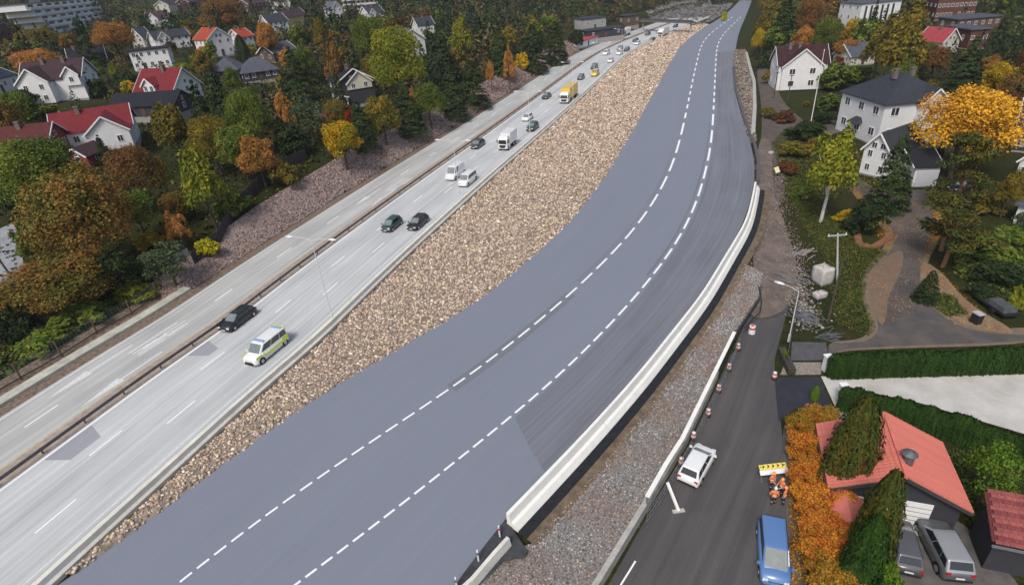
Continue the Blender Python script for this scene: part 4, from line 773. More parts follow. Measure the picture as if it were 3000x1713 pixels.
def crown_broad(seed, nl=8000, nlobe=54, leaf=0.04, gap=0.0, top=0.0):
    rg = np.random.default_rng(seed); d = rg.normal(size=(nlobe, 3)); d /= np.linalg.norm(d, axis=1)[:, None]
    d[:, 2] = np.where(d[:, 2] < -0.55, -d[:, 2], d[:, 2]); R = rg.uniform(0.42, 0.78, nlobe); c = d*R[:, None]; c[: nlobe//6] *= 0.4
    lr = rg.uniform(0.20, 0.36, nlobe); w = lr**2; k = rg.choice(nlobe, nl, p=w/w.sum())
    e = rg.normal(size=(nl, 3)); e /= np.linalg.norm(e, axis=1)[:, None]; out = c[k]/np.maximum(np.linalg.norm(c[k], axis=1), 0.05)[:, None]
    e = e+out*0.45+np.array([0, 0, 0.25]); e /= np.linalg.norm(e, axis=1)[:, None]
    P = c[k]+e*(lr[k]*rg.uniform(0.55, 1.08, nl))[:, None]; P += rg.normal(0, 0.02, P.shape)
    P[:, 2] *= np.where(P[:, 2] < 0, 0.8, 1.0)
    if top: s = 1-top*np.clip((P[:, 2]+0.6)/1.6, 0, 1); P[:, 0] *= s; P[:, 1] *= s
    N = e*0.7+rg.normal(0, 0.5, P.shape)+[0, 0, 0.35]
    V, F = leaf_quads(P, N, leaf*rg.uniform(0.6, 1.35, nl), rg); cl = rg.uniform(0, 1, nlobe)[k]
    return np_mesh('crown', V, F, M_LEAF, {'lv': lv_attr(nl, rg, cl)})
def crown_spruce(seed, nl=5200, leaf=0.05, layers=13, power=0.85, ragged=0.25):
    rg = np.random.default_rng(seed); nb = layers*9; bz = np.repeat((np.arange(layers)+0.5)/layers, 9)+rg.uniform(-0.03, 0.03, nb); bz = np.clip(bz, 0.01, 0.99)
    ba = rg.uniform(0, 2*np.pi, nb); bl = (1-bz)**power*rg.uniform(1-ragged, 1.05, nb)+0.03
    w = bl+0.05; k = rg.choice(nb, nl, p=w/w.sum()); t = rg.uniform(0.15, 1, nl)**0.6; r = bl[k]*t; side = rg.normal(0, 0.09, nl)*(0.3+bl[k])
    x = np.cos(ba[k])*r-np.sin(ba[k])*side; y = np.sin(ba[k])*r+np.cos(ba[k])*side; z = bz[k]*2-1-0.16*t*bl[k]+rg.normal(0, 0.02, nl)
    P = np.c_[x, y, z]; N = np.c_[np.cos(ba[k])*0.5, np.sin(ba[k])*0.5, np.full(nl, 0.75)]+rg.normal(0, 0.35, (nl, 3))
    V, F = leaf_quads(P, N, leaf*rg.uniform(0.6, 1.3, nl), rg, 0.55)
    return np_mesh('crown', V, F, M_NEEDLE, {'lv': lv_attr(nl, rg, rg.uniform(0, 1, nb)[k])})
def crown_column(seed, nl=9000, leaf=0.06, point=0.55):
    """thuja: dense upright sprays"""
    rg = np.random.default_rng(seed); z = rg.uniform(-1, 1, nl); a = rg.uniform(0, 2*np.pi, nl); u = (z+1)/2
    prof = np.where(u < 1-point, 0.82+0.18*u/(1-point), np.sqrt(np.clip(1-((u-(1-point))/point)**1.8, 0, 1)))
    fl = 1+0.09*np.sin(a*7+seed)+0.06*np.sin(a*13+z*3); r = prof*fl*np.where(rg.uniform(0, 1, nl) < 0.75, rg.uniform(0.82, 1.03, nl), rg.uniform(0.2, 0.85, nl))
    P = np.c_[np.cos(a)*r, np.sin(a)*r, z+0.06*np.sin(a*9)]; N = np.c_[np.cos(a), np.sin(a), 0.8*np.ones(nl)]+rg.normal(0, 0.4, (nl, 3))
    V, F = leaf_quads(P, N, leaf*rg.uniform(0.6, 1.4, nl), rg, 0.5); cl = 0.5+0.5*np.sin(a*7+seed)
    return np_mesh('crown', V, F, M_NEEDLE, {'lv': lv_attr(nl, rg, cl)})
def crown_pine(seed, nl=4200, leaf=0.05):
    rg = np.random.default_rng(seed); nlobe = 26; a = rg.uniform(0, 2*np.pi, nlobe); r = rg.uniform(0.1, 0.8, nlobe); z = rg.uniform(-0.9, 0.85, nlobe)
    c = np.c_[np.cos(a)*r*(1-0.35*z), np.sin(a)*r*(1-0.35*z), z]; k = rg.integers(0, nlobe, nl); e = rg.normal(size=(nl, 3)); e /= np.linalg.norm(e, axis=1)[:, None]
    P = c[k]+e*np.array([0.3, 0.3, 0.13])*rg.uniform(0.5, 1.1, (nl, 1)); V, F = leaf_quads(P, e*0.5+rg.normal(0, 0.4, P.shape)+[0, 0, 0.6], leaf*rg.uniform(0.6, 1.3, nl), rg, 0.5)
    return np_mesh('crown', V, F, M_NEEDLE, {'lv': lv_attr(nl, rg, rg.uniform(0, 1, nlobe)[k])})
def trunk_mesh(seed, m, limbs=6, straight=False):
    """unit: base z=0, top z=1 (crown centre); limbs reach out to radius about 0.5"""
    rg = np.random.default_rng(seed); b = MB(); bend = rg.uniform(-0.03, 0.03, (2, 2))
    path = [(0, 0, -0.1), (0, 0, 0), (bend[0, 0], bend[0, 1], 0.45), (bend[1, 0], bend[1, 1], 1.0)]; b.tube(path, [0.062, 0.05, 0.036, 0.016], 7)
    if not straight:
        for i in range(limbs):
            a = i*2.4+rg.uniform(-0.4, 0.4); h = rg.uniform(0.45, 0.85); L_ = rg.uniform(0.25, 0.42); k = bend[0]*(1-h)+bend[1]*h
            b.tube([(k[0], k[1], h), (k[0]+math.cos(a)*L_*0.5, k[1]+math.sin(a)*L_*0.5, h+0.14), (k[0]+math.cos(a)*L_, k[1]+math.sin(a)*L_, h+0.34)], [0.024, 0.015, 0.006], 5)
    return b.mesh('trunk', m)
CR = {'huge': [crown_broad(s, 17000, 95, 0.026) for s in (41, 42)], 'broad': [crown_broad(s) for s in (1, 2, 3)], 'airy': [crown_broad(s, 2600, 38, 0.045) for s in (4, 5)], 'tall': [crown_broad(s, 4600, 50, 0.055, top=0.45) for s in (6, 7)],
      'spruce': [crown_spruce(s) for s in (8, 9)], 'dense': [crown_spruce(10, 6500, 0.05, 16, 0.6, 0.12)], 'pine': [crown_pine(s) for s in (11, 12)], 'thuja': [crown_column(s, 9000, 0.06, 0.92) for s in (13, 14)],
      'hedge': [crown_column(s, 3600, 0.085, 0.3) for s in (15, 16, 17)], 'bush': [crown_broad(s, 2600, 26, 0.075) for s in (18, 19, 20)],
      'far': [crown_broad(s, 1100, 26, 0.10) for s in (21, 22, 23)], 'farspruce': [crown_spruce(s, 1100, 0.11, 9) for s in (24, 25)], 'beech': [crown_broad(s, 7000, 40, 0.042) for s in (30, 31)]}
TR = {'broad': [trunk_mesh(1, M_BARK), trunk_mesh(2, M_BARK)], 'birch': [trunk_mesh(3, M_BIRCH)], 'spruce': [trunk_mesh(4, M_BARK, straight=True)], 'pine': [trunk_mesh(5, M_PINEB)]}
PAL = {'hedgemix': ('c6742c', 'bd842e'), 'hedgered': ('b8622a', 'c08a2c'), 'hedgegreen': ('8f7a2a', 'b07a2c'), 'hedgeorange': ('c87a2c', 'b2591f'), 'rust': ('6b4a22', '4e5022'), 'olive': ('4b4a1c', '6a5a1e'), 'green': ('34481a', '5c6424'), 'dark': ('1c2a16', '2f3a1c'), 'yellowgreen': ('7c7a22', '5a6420'), 'yellow': ('b28a18', '7f7a1e'),
       'orange': ('a5723a', '86622c'), 'gold': ('d4a634', 'c08a22'), 'red': ('8e2f18', '6e3a16'), 'brown': ('4a3020', '5c3a1c'), 'grey': ('48543a', '39442c'), 'orangebrown': ('7e5630', '5a4e28'),
       'thuja': ('2c4416', '1f3412'), 'bronze': ('4a4416', '35401a'), 'bright': ('4a6a1c', '5f7424'), 'lemon': ('c2b41e', '9a9a1c')}
_tc = [0]
def set_col(o, pal, rg=random):
    a, b = PAL[pal]; k = rg.uniform(0.9, 1.2)*{'dark': 1.5, 'hedgeorange': 1.0, 'hedgemix': 0.95, 'hedgered': 0.95, 'hedgegreen': 1.0, 'olive': 1.6, 'green': 1.55, 'rust': 1.55, 'orange': 1.25, 'gold': 1.15, 'yellow': 1.2, 'lemon': 0.95, 'red': 1.0, 'orangebrown': 1.1, 'yellowgreen': 1.35, 'bright': 1.05, 'thuja': 1.25}.get(pal, 1.4); a = [min(1, x*k) for x in lin(a)]; b = [min(1, x*k) for x in lin(b)]; o.color = (*a, 1); o['tint'] = b
def tree_at(x, y, z0, rx, rz, hc, kind, pal, label, group=None, name=None, bark='broad', trunk=True, cat='tree'):
    """rx crown half width, rz crown half height, hc height of the crown's centre"""
    _tc[0] += 1; i = _tc[0]; kind = 'huge' if kind == 'broad' and rx > 4.2 else kind; name = name or {'spruce': 'spruce_tree', 'dense': 'conifer_tree', 'pine': 'pine_tree', 'thuja': 'conifer_tree', 'bush': 'shrub', 'farspruce': 'spruce_tree'}.get(kind, 'broadleaf_tree')
    t = thing(name, label, cat, (x, y, z0-0.1), random.uniform(0, 6.28), group)
    c = link('crown', CR[kind][i % len(CR[kind])], t, (0, 0, hc+0.1), scale=(rx, rx*random.uniform(0.9, 1.1), rz)); set_col(c, pal)
    if trunk:
        tm = TR['spruce' if kind in ('spruce', 'dense', 'thuja', 'farspruce') else bark]; k = max(2.5, rx*1.25)
        link('trunk', tm[i % len(tm)], t, (0, 0, 0), scale=(k, k, hc+0.1+rz*(0.7 if kind in ('spruce', 'dense', 'thuja', 'farspruce') else 0.1)))
    return t
def tree(u, v, w_, h_, kind, pal, label, clear=None, **kw):
    """crown centre and size given as seen; the foot stands on the ground below it"""
    p = hit(u, v, 4.0)
    for _ in range(4):
        s = scale_at((p[0], p[1], p[2]+4)); rx = w_/2/s; ph = math.atan2(CAM_H-p[2]-4, math.hypot(p[0], p[1])); q = (h_/2/s)**2-(rx*math.sin(ph))**2
        rz = max(math.sqrt(q)/math.cos(ph) if q > 0 else 0, rx*0.45); cl = clear if clear is not None else (0.15 if kind in ('bush', 'spruce', 'dense', 'thuja') else 0.35)*rz
        hc = rz*(0.97 if kind in ('spruce', 'dense', 'thuja') else 0.62 if kind == 'bush' else 0.9)+(0 if kind == 'bush' else cl); p = hit(u, v, hc)
    TREES.append((p[0], p[1], rx)); return tree_at(p[0], p[1], p[2], rx, rz, hc, kind, pal, label, **kw)
TREES = []
G1 = 'trees and shrubs beside the motorway'
NEAR_LEFT = [
 (225,640,300,320,'broad','rust','large rust-brown broad tree above the corner of the motorway fence'), (110,520,250,230,'broad','green','green tree in front of the dark red house'),
 (400,510,160,190,'broad','orangebrown','brown and orange tree right of the large rust-brown tree'), (590,540,150,230,'tall','yellowgreen','tall yellow-green tree in front of the timber noise fence'),
 (395,620,130,150,'airy','green','thin green tree tucked behind the orange shrub'), (672,600,130,120,'bush','green','low green shrub against the timber noise fence'),
 (520,670,85,120,'tall','orange','slim orange tree left of the timber noise fence'), (445,712,95,65,'bush','yellow','yellow-orange shrub below the slim orange tree'),
 (490,770,165,140,'airy','grey','grey-green feathery willow shrub at the end of the stone slope'), (610,738,72,82,'bush','lemon','small bright yellow shrub at the foot of the timber fence'),
 (160,830,310,200,'broad','rust','wide dark rust tree at the left edge above the wire fence'), (55,960,150,150,'bush','dark','dark green shrub in the left corner above the fence'),
 (330,800,170,150,'airy','dark','dark bare-looking tree between rust tree and willow shrub'), (255,930,190,90,'bush','green','green shrub hanging over the wire fence'),
 (400,860,140,80,'bush','yellowgreen','yellowish weeds and shrub beside the wire fence'), (130,1010,170,80,'bush','green','low green shrub behind the lowest fence posts'),
 (75,715,90,130,'tall','green','slim green tree at the left road bend'), (300,420,1,1,'bush','dark',''),
 (505,385,130,170,'tall','olive','olive-yellow tree right of the red roofed L-shaped house'), (590,330,110,180,'spruce','dark','dark spruce in front of the dark barn roof'),
 (655,315,120,190,'spruce','dark','dark spruce second from the dark barn roof'), (725,345,130,180,'broad','green','dull green tree below the grey hipped roofs'), (620,420,140,160,'broad','olive','olive tree behind the tall yellow-green tree'),
 (700,440,130,150,'broad','green','dull green tree behind the yellow-orange maple'), (755,465,140,140,'broad','orange','yellow-orange maple leaning over the stone slope'), (835,520,100,90,'bush','olive','olive shrub hanging over the top of the stone slope'),
 (1000,418,130,135,'broad','yellow','bright yellow tree at the top edge of the stone slope'), (1028,350,55,75,'tall','red','small red tree below the dark house with white gable'), (835,330,70,130,'tall','orange','slender orange tree by the glass fence panel'),
 (905,350,130,120,'airy','grey','grey-green tree left of the red tree'), (860,420,120,110,'bush','dark','dark green shrub between the maple and the yellow tree'), (975,185,75,170,'tall','orangebrown','tall orange-brown tree left of the dark house with white gable'),
 (1165,190,180,210,'broad','yellowgreen','large yellow-green tree behind the dark house with white gable'), (1055,365,100,130,'dense','dark','dark conifer next to the red tree'), (1120,345,115,130,'broad','olive','olive tree in front of the large yellow-green tree'),
 (1190,320,110,130,'dense','dark','dark conifer right of the large yellow-green tree'), (1210,300,28,90,'tall','orange','thin orange tree standing among dark conifers'), (1255,300,110,125,'broad','green','dull green tree behind the thin orange tree'),
 (1320,275,110,120,'dense','dark','dark conifer left of the orange columnar tree'), (1385,245,105,120,'dense','dark','dark conifer just before the orange columnar tree'), (1437,218,36,80,'tall','orange','small orange columnar tree at the top of the slope'),
 (1490,195,46,120,'tall','orange','taller orange columnar tree at the top of the slope'), (1530,185,50,60,'bush','yellow','yellow shrub beside the taller orange columnar tree'), (1465,150,90,120,'dense','dark','dark conifer behind the orange columnar trees'),
 (1560,140,95,120,'dense','dark','dark conifer right of the yellow shrub'), (1625,125,90,110,'dense','dark','dark conifer at the far end of the stone slope'), (1690,120,50,60,'bush','dark','dark shrub where the stone slope ends'), (330,112,130,105,'broad','orange','large orange tree before the white stepped apartment block'),
 (245,125,80,130,'spruce','dark','dark spruce left of the large orange tree'), (110,182,140,80,'broad','orange','orange-yellow tree behind the white house with brown roof'), (205,128,50,70,'broad','orangebrown','orange-brown tree left of the dark spruce'),
 (120,120,130,80,'broad','olive','olive tree below the white stepped apartment block'), (650,50,150,110,'broad','orangebrown','wide orange-red tree behind the white house with orange roof'), (710,152,48,85,'thuja','dark','black-green columnar conifer beside the orange roofed house'),
 (590,190,70,80,'broad','olive','olive shrub tree below the orange roofed house'), (540,225,90,80,'bush','green','green shrub in front of the white box house'), (365,240,100,60,'bush','dark','dark hedge shrub left of the red roof with dormer'),
 (285,265,60,70,'bush','dark','dark round shrub at the corner of the big white house'), (380,265,60,55,'bush','yellow','yellow shrub left of the red roof with dormer'), (60,300,110,70,'bush','dark','dark shrub below the big white house'),
 (120,345,150,60,'bush','green','green shrub behind the dark red roof'), (300,435,60,80,'spruce','dark','small dark spruce before the white gable of the red roofed house'), (940,105,60,110,'tall','olive','olive tree behind the tall orange-brown tree'),
 (780,115,70,100,'broad','orange','orange tree beside the white cottage with grey roof'), (1080,120,110,140,'broad','green','green tree left of the grey roofed house in the wood'), (1350,110,90,130,'tall','yellowgreen','yellow-topped tree in the dark wood'),
 (1290,150,120,150,'spruce','dark','tall dark spruce in the wood above the slope'), (860,210,120,140,'spruce','dark','dark spruce left of the tall orange-brown tree'), (1040,200,1,1,'bush','dark',''),
]
NEAR_RIGHT = [
 (2828,378,262,235,'broad','gold','large golden maple beside the big white villa'), (2835,490,160,210,'pine','bronze','olive-brown pine in front of the golden maple'), (2622,505,130,200,'dense','dark','dark full conifer in front of the white gabled annex'),
 (2440,480,170,230,'tall','yellowgreen','yellow-green birch with white trunk by the construction fence'), (2478,636,75,50,'bush','yellow','yellow shrub at the foot of the birch'), (2540,650,130,110,'bush','dark','dark green shrub left of the curved driveway'),
 (2810,640,230,170,'pine','bronze','spreading green pine over the curved driveway'), (2905,735,150,110,'bush','green','bright green shrub under the spreading pine'), (2925,810,170,100,'bush','dark','dark shrub mass on the right edge of the garden'),
 (2724,835,78,95,'dense','dark','dark rounded juniper on the island of the driveway'), (2985,880,60,110,'bush','yellowgreen','yellow-green shrub by the leaning trunk'), (2370,390,130,70,'bush','dark','dark green shrub in front of the gabled white house'),
 (2420,110,90,100,'broad','green','green tree left of the columned white block'), (2350,118,70,80,'broad','orange','orange tree above the gabled white house'), (2500,95,60,80,'broad','yellow','yellow tree below the columned white block'),
 (2480,145,75,60,'broad','orange','orange-yellow tree left of the grey roofed cottage'), (2455,190,40,50,'bush','red','red-orange shrub beside the gabled white house'), (2640,125,180,230,'tall','olive','tall olive-yellow tree behind the big white villa'),
 (2575,150,110,160,'tall','olive','olive tree right of the grey roofed cottage'), (2690,170,90,80,'broad','bright','light green tree behind the villa roof'), (2740,180,90,90,'broad','orangebrown','brown-orange tree behind the villa roof'),
 (2460,235,130,90,'bush','green','green shrub between the gabled house and the villa'), (2840,190,140,150,'spruce','dark','dark spruce behind the golden maple'), (2925,235,90,110,'broad','yellow','yellow tree right of the golden maple'),
 (2975,275,110,120,'broad','orangebrown','orange tree at the right edge above the dark roof'), (2300,60,120,130,'spruce','dark','dark spruce above the end of the new road'), (2370,55,90,120,'broad','orangebrown','orange-brown tree on the hill right of the new road'),
 (2240,80,80,110,'tall','olive','olive tree just right of the far end of the new road'), (2225,120,55,70,'broad','yellow','yellow shrub right of the rubble by the new road'), (2905,1385,170,210,'airy','bright','light green feathery shrub beside the clipped hedge'),
 (2440,305,95,60,'bush','green','green shrub right of the flagpole'), (2300,345,70,45,'bush','brown','brown shrub below the gabled white house'), (2252,335,55,40,'bush','olive','olive shrub beside the pale edge wall'), (2420,350,75,45,'bush','dark','dark shrub right of the flagpole foot'), (2395,425,80,45,'bush','olive','olive shrub left of the birch crown'), (2322,445,95,60,'bush','olive','olive shrub beside the rough earth track'), (2300,498,75,50,'bush','brown','brown shrub above the pale yellow sign'), (2560,598,90,60,'bush','dark','dark shrub at the edge of the upper driveway'), (2352,570,80,55,'bush','green','green shrub left of the birch trunk'), (2520,222,120,60,'bush','green','green shrub behind the left corner of the villa'), (2890,600,120,80,'bush','olive','olive shrub right of the spreading pine'), (2950,700,110,80,'bush','green','green shrub below the white shed'), (2870,860,90,60,'bush','dark','dark shrub left of the flat trailer'), (2330,230,1,1,'bush','dark',''), (2122,52,22,34,'bush','lemon','small lime green shrub beside the far end of the new road'), (2245,180,60,60,'bush','dark','dark shrub left of the gabled white house'), (2255,230,50,50,'bush','olive','olive shrub at the corner of the gabled white house'),
 (2390,1150,26,44,'thuja','bright','tiny pointed conifer at the head of the orange hedge'), (2502,1318,135,290,'thuja','bronze','tall bronze-green conifer in front of the coral roof'), (2575,1530,130,290,'thuja','bronze','bronze-green conifer beside the parked grey car'),
 (2535,1630,120,240,'thuja','thuja','green conifer behind the orange hedge'), (2590,1700,110,130,'bush','bright','bright green shrub at the bottom edge by the grey car'), (2700,1390,1,1,'bush','dark',''),
 (2780,1290,60,40,'bush','bright',''), (2990,660,60,90,'bush','grey','pale grey-green shrub by the white shed'), (2960,560,90,130,'broad','olive','olive tree at the right edge before the orange roof'),
]
for a in NEAR_LEFT+NEAR_RIGHT:
    if not a[6]: continue
    big = a[4] == 'bush'
    tree(*a[:7], group=None, bark='birch' if 'birch' in a[6] else ('pine' if a[4] == 'pine' else 'broad'), trunk=True, cat='shrub' if big else 'tree', name='shrub' if big else None, clear=(3.5 if 'birch with' in a[6] or 'spreading' in a[6] else None))
# ---- trees scattered over the hillsides
def where(x, y, z):
    b = min(HOUSES, key=lambda h: (h[0]-x)**2+(h[1]-y)**2); u, v, c = proj(x, y, z+3); ub, vb, cb = proj(b[0], b[1], b[2]+3); s = FPX/cb
    rel = ('right of' if u > ub else 'left of') if abs(u-ub) > 7*s else ('behind' if c > cb else 'in front of'); return rel+' the '+b[3]
def scatter(n_want, region, kinds, mind, seed):
    rg = random.Random(seed); done = 0; tries = 0
    while done < n_want and tries < 60000:
        tries += 1; x = rg.uniform(-260, 260); y = rg.uniform(40, 300); z = T(x, y)
        u, v, zc = proj(x, y, z+5)
        if zc < 20 or not (-60 < u < 3060 and -40 < v < 900) or not region(x, y, u, v): continue
        k = rg.choices(kinds, [q[0] for q in kinds])[0]; rx = rg.uniform(*k[3]); md = mind*(0.7+0.3*rx/3)
        if any((x-a)**2+(y-b)**2 < max(md, 0.75*(rx+r))**2 for a, b, r in TREES): continue
        if any(math.hypot(x-a, y-b) < r+rx*0.7 for a, b, r in CLEAR): continue
        if blocks(x, y, z, rx): continue
        rz = rx*rg.uniform(*k[4]); far = zc > 170; kk_ = {'broad': 'far', 'tall': 'far', 'spruce': 'farspruce', 'dense': 'farspruce'}.get(k[1], k[1]) if far else k[1]
        if k[1] == 'bush': hc = rz*0.6
        else: hc = rz*(0.95 if 'spruce' in kk_ else 1.25)
        TREES.append((x, y, rx)); tree_at(x, y, z, rx, rz, hc, kk_, k[2], k[5]+' '+where(x, y, z), group=k[6], cat='shrub' if k[1] == 'bush' else 'tree', name='shrub' if k[1] == 'bush' else ('spruce_tree' if k[1] in ('spruce', 'dense') else 'broadleaf_tree')); done += 1
    return done
# sight lines to houses and roads that the photograph shows free of trees
def blocks(x, y, z, rx):
    for h in (0.0, rx*0.9, rx*1.9):
        for dx in (-0.8, 0.8):
            u, v, c = proj(x+dx*rx, y, z+h)
            for q in OPEN_PX:
                if c < q[4]+2 and q[0] < u < q[2] and q[1] < v < q[3]: return True
    return False
KL = [(2, 'broad', 'rust', (2.2, 4.5), (0.9, 1.3), 'rust-brown tree', 'trees on the left hillside'), (4, 'broad', 'olive', (2.2, 4.5), (0.9, 1.3), 'olive tree', 'trees on the left hillside'),
      (3, 'broad', 'green', (2.0, 4.2), (0.9, 1.3), 'dull green tree', 'trees on the left hillside'), (2.2, 'spruce', 'dark', (1.8, 3.0), (1.9, 2.8), 'dark spruce', 'trees on the left hillside'),
      (0.9, 'broad', 'orange', (1.8, 3.5), (0.9, 1.3), 'orange tree', 'trees on the left hillside'), (1.6, 'tall', 'yellowgreen', (1.8, 3.0), (1.1, 1.6), 'yellow-green tree', 'trees on the left hillside'),
      (3, 'bush', 'dark', (1.2, 2.2), (0.6, 0.9), 'dark garden shrub', 'garden shrubs on the left hillside'), (2, 'bush', 'olive', (1.0, 2.0), (0.6, 0.9), 'olive garden shrub', 'garden shrubs on the left hillside'), (2, 'broad', 'brown', (2.0, 4.0), (0.9, 1.3), 'brown tree', 'trees on the left hillside')]
KR = [tuple(q[:5])+(q[5].replace('among the houses on the left', 'on the right').replace('on the left', 'on the right'), q[6].replace('left', 'right')) for q in KL]
DIST = {}
def zone(P, x, y): return float(signed_dist(P, np.array([[x, y]]))[0][0])
LE = LEFT[::6]; RE = LN['NR'][::12]
def reg_left(x, y, u, v):
    d = zone(LE, x, y); return d > 10 and not (y < 75 and d < 14) and not in_px(u, v, [(-80,640),(75,620),(80,830),(-80,860)])
def reg_right(x, y, u, v):
    d = -zone(RE, x, y); return d > (14 if y < 190 else 6) and y > 62 and v < 560 and not in_px(u, v, [(2190,120),(2270,280),(2560,480),(2560,600),(2790,600),(2900,560),(2900,520),(2750,560),(2440,380),(2420,330),(2190,300)])
nl_ = scatter(180, reg_left, KL, 3.6, 3); nr_ = scatter(150, reg_right, KR, 3.1, 4); print('scattered', nl_, nr_)
# ---- the far woods on the hills: one mass
def far_wood(name, n_trees, region, seed):
    rg = np.random.default_rng(seed); Vs, Fs, As = [], [], []; o = 0; cols = [lin(c) for c in ('1c2a18', '2c3a1e', '3a4522', '4a4826', '3c3a22', '4c4028', '2a3420', '463c2a')]; cnt = 0
    for _ in range(n_trees*25):
        if cnt >= n_trees: break
        x, y = rg.uniform(-330, 330), rg.uniform(95, 560); z = T(x, y); u, v, c = proj(x, y, z+5)
        if c < 60 or not (-60 < u < 3060) or v > 330 or not region(x, y, u, v): continue
        r = rg.uniform(1.8, 3.9) if c > 170 else rg.uniform(1.2, 2.6)
        if any((x-a)**2+(y-b)**2 < (0.55*(r+q))**2 for a, b, q in TREES) or any(math.hypot(x-a, y-b) < q+r*0.6 for a, b, q in CLEAR): continue
        if blocks(x, y, z, r): continue
        n_ = 100; e = rg.normal(size=(n_, 3)); e /= np.linalg.norm(e, axis=1)[:, None]; con = rg.uniform() < 0.25; h = r*(1.9 if con else 1.15)
        zz = e[:, 2]; k = np.where(con, (1-zz)/2+0.1, 1.0)*(1+0.25*np.sin(5*np.arctan2(e[:, 1], e[:, 0])+zz*4)); P = np.c_[e[:, 0]*r*k, e[:, 1]*r*k, zz*h+h*0.9]+[x, y, z]
        V, F = leaf_quads(P, e+rg.normal(0, 0.5, e.shape)+[0, 0, 0.3], r*0.16*rg.uniform(0.6, 1.5, n_), rg); Vs.append(V); Fs.append(F+o); o += len(V)
        cc_ = np.array(cols[1+rg.integers(0, 7)] if not con else cols[0])*rg.uniform(0.9, 2.1, (n_, 1)); As.append(np.repeat(np.c_[cc_, np.ones(n_)], 4, 0)); cnt += 1
    tag(link(name, np_mesh(name, np.vstack(Vs), np.vstack(Fs), attr_mat('far_leaves'), {'col': np.vstack(As)})), kind='stuff'); print(name, cnt, _)
far_wood('forest', 3600, lambda x, y, u, v: (zone(LE, x, y) > 13 and v < 330) or (zone(RE, x, y) < -16 and v < 400 and reg_right(x, y, u, v)) or y > 430, 9)
# ---- low ground cover on the vegetated banks
def cover(name, n_, region, cols, seed, sz=(0.12, 0.35), zone_px=None):
    rg = np.random.default_rng(seed); P = []
    x0, x1, y0, y1 = zone_px
    while len(P) < n_:
        X = rg.uniform(x0, x1, 4000); Y = rg.uniform(y0, y1, 4000); ok = region(X, Y)
        P += [(a, b, T(a, b)) for a, b in zip(X[ok], Y[ok])]
    P = np.array(P[:n_]); k = 3; C = np.repeat(P, k, 0)+rg.normal(0, 0.14, (n_*k, 3))*[1, 1, 0.6]+[0, 0, 0.14]
    N = rg.normal(0, 0.6, C.shape)+[0, 0, 0.8]; V, F = leaf_quads(C, N, rg.uniform(*sz, n_*k), rg); cc_ = np.repeat(pick(cols, n_, rg, 0.3), k*4, 0)
    tag(link(name, np_mesh(name, V, F, MATS['far_leaves'], {'col': np.c_[cc_, np.ones(len(cc_))]})), kind='stuff')
def vl(X, Y): d = signed_dist(LE, np.c_[X, Y])[0]; return (d > 8.4) & (d < 70)
cover('undergrowth', 9000, vl, ['26331a', '3c4420', '1c2614', '4c4a20', '55401e', '30301a', '5a5a24'], 21, (0.15, 0.45), (-120, 30, 30, 200))
def vn(X, Y): d = signed_dist(LEFT[::2], np.c_[X, Y])[0]; return (d > 5.6) & (d < 12)
cover('weeds', 3500, vn, ['3c4c20', '56622a', '2c3a1a', '6a6a2c', '5a4a24'], 22, (0.12, 0.4), (-75, -35, 28, 68))
# ------------------------------------------------------------------ vehicles
def paint(name, c, rough=0.3, metal=0.0): return mat('paint_'+name, c, rough, 0.04, 0.5, spec=0.5, metal=metal, coat=0.4)
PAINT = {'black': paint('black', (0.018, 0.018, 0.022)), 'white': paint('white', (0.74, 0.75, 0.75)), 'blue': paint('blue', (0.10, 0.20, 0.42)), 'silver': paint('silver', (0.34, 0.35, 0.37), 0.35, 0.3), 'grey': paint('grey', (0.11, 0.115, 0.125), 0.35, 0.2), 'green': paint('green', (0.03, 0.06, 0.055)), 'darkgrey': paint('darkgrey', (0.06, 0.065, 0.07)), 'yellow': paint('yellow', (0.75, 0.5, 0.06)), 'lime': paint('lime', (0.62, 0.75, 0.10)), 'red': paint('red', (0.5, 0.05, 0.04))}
M_CARGLASS = mat('car_glass', (0.02, 0.025, 0.028), 0.08, 0.2, 1.0, spec=0.8); M_WINDSCREEN = mat('windscreen_glass', (0.17, 0.20, 0.20), 0.15, 0.2, 1.0, spec=0.8); M_TYRE = mat('tyre_rubber', (0.014, 0.014, 0.015), 0.85, 0.1); M_RIM = mat('alloy_rim', (0.42, 0.43, 0.45), 0.35, 0.05, metal=0.7); M_LAMP = mat('lamp_glass', (0.72, 0.74, 0.75), 0.1, 0.05, spec=0.8); M_TAIL = mat('tail_lamp', (0.38, 0.02, 0.02), 0.2, 0.05, spec=0.6); M_BLK = mat('black_plastic', (0.02, 0.02, 0.022), 0.6, 0.1); M_PLATE = mat('number_plate', (0.7, 0.7, 0.68), 0.5, 0.02)
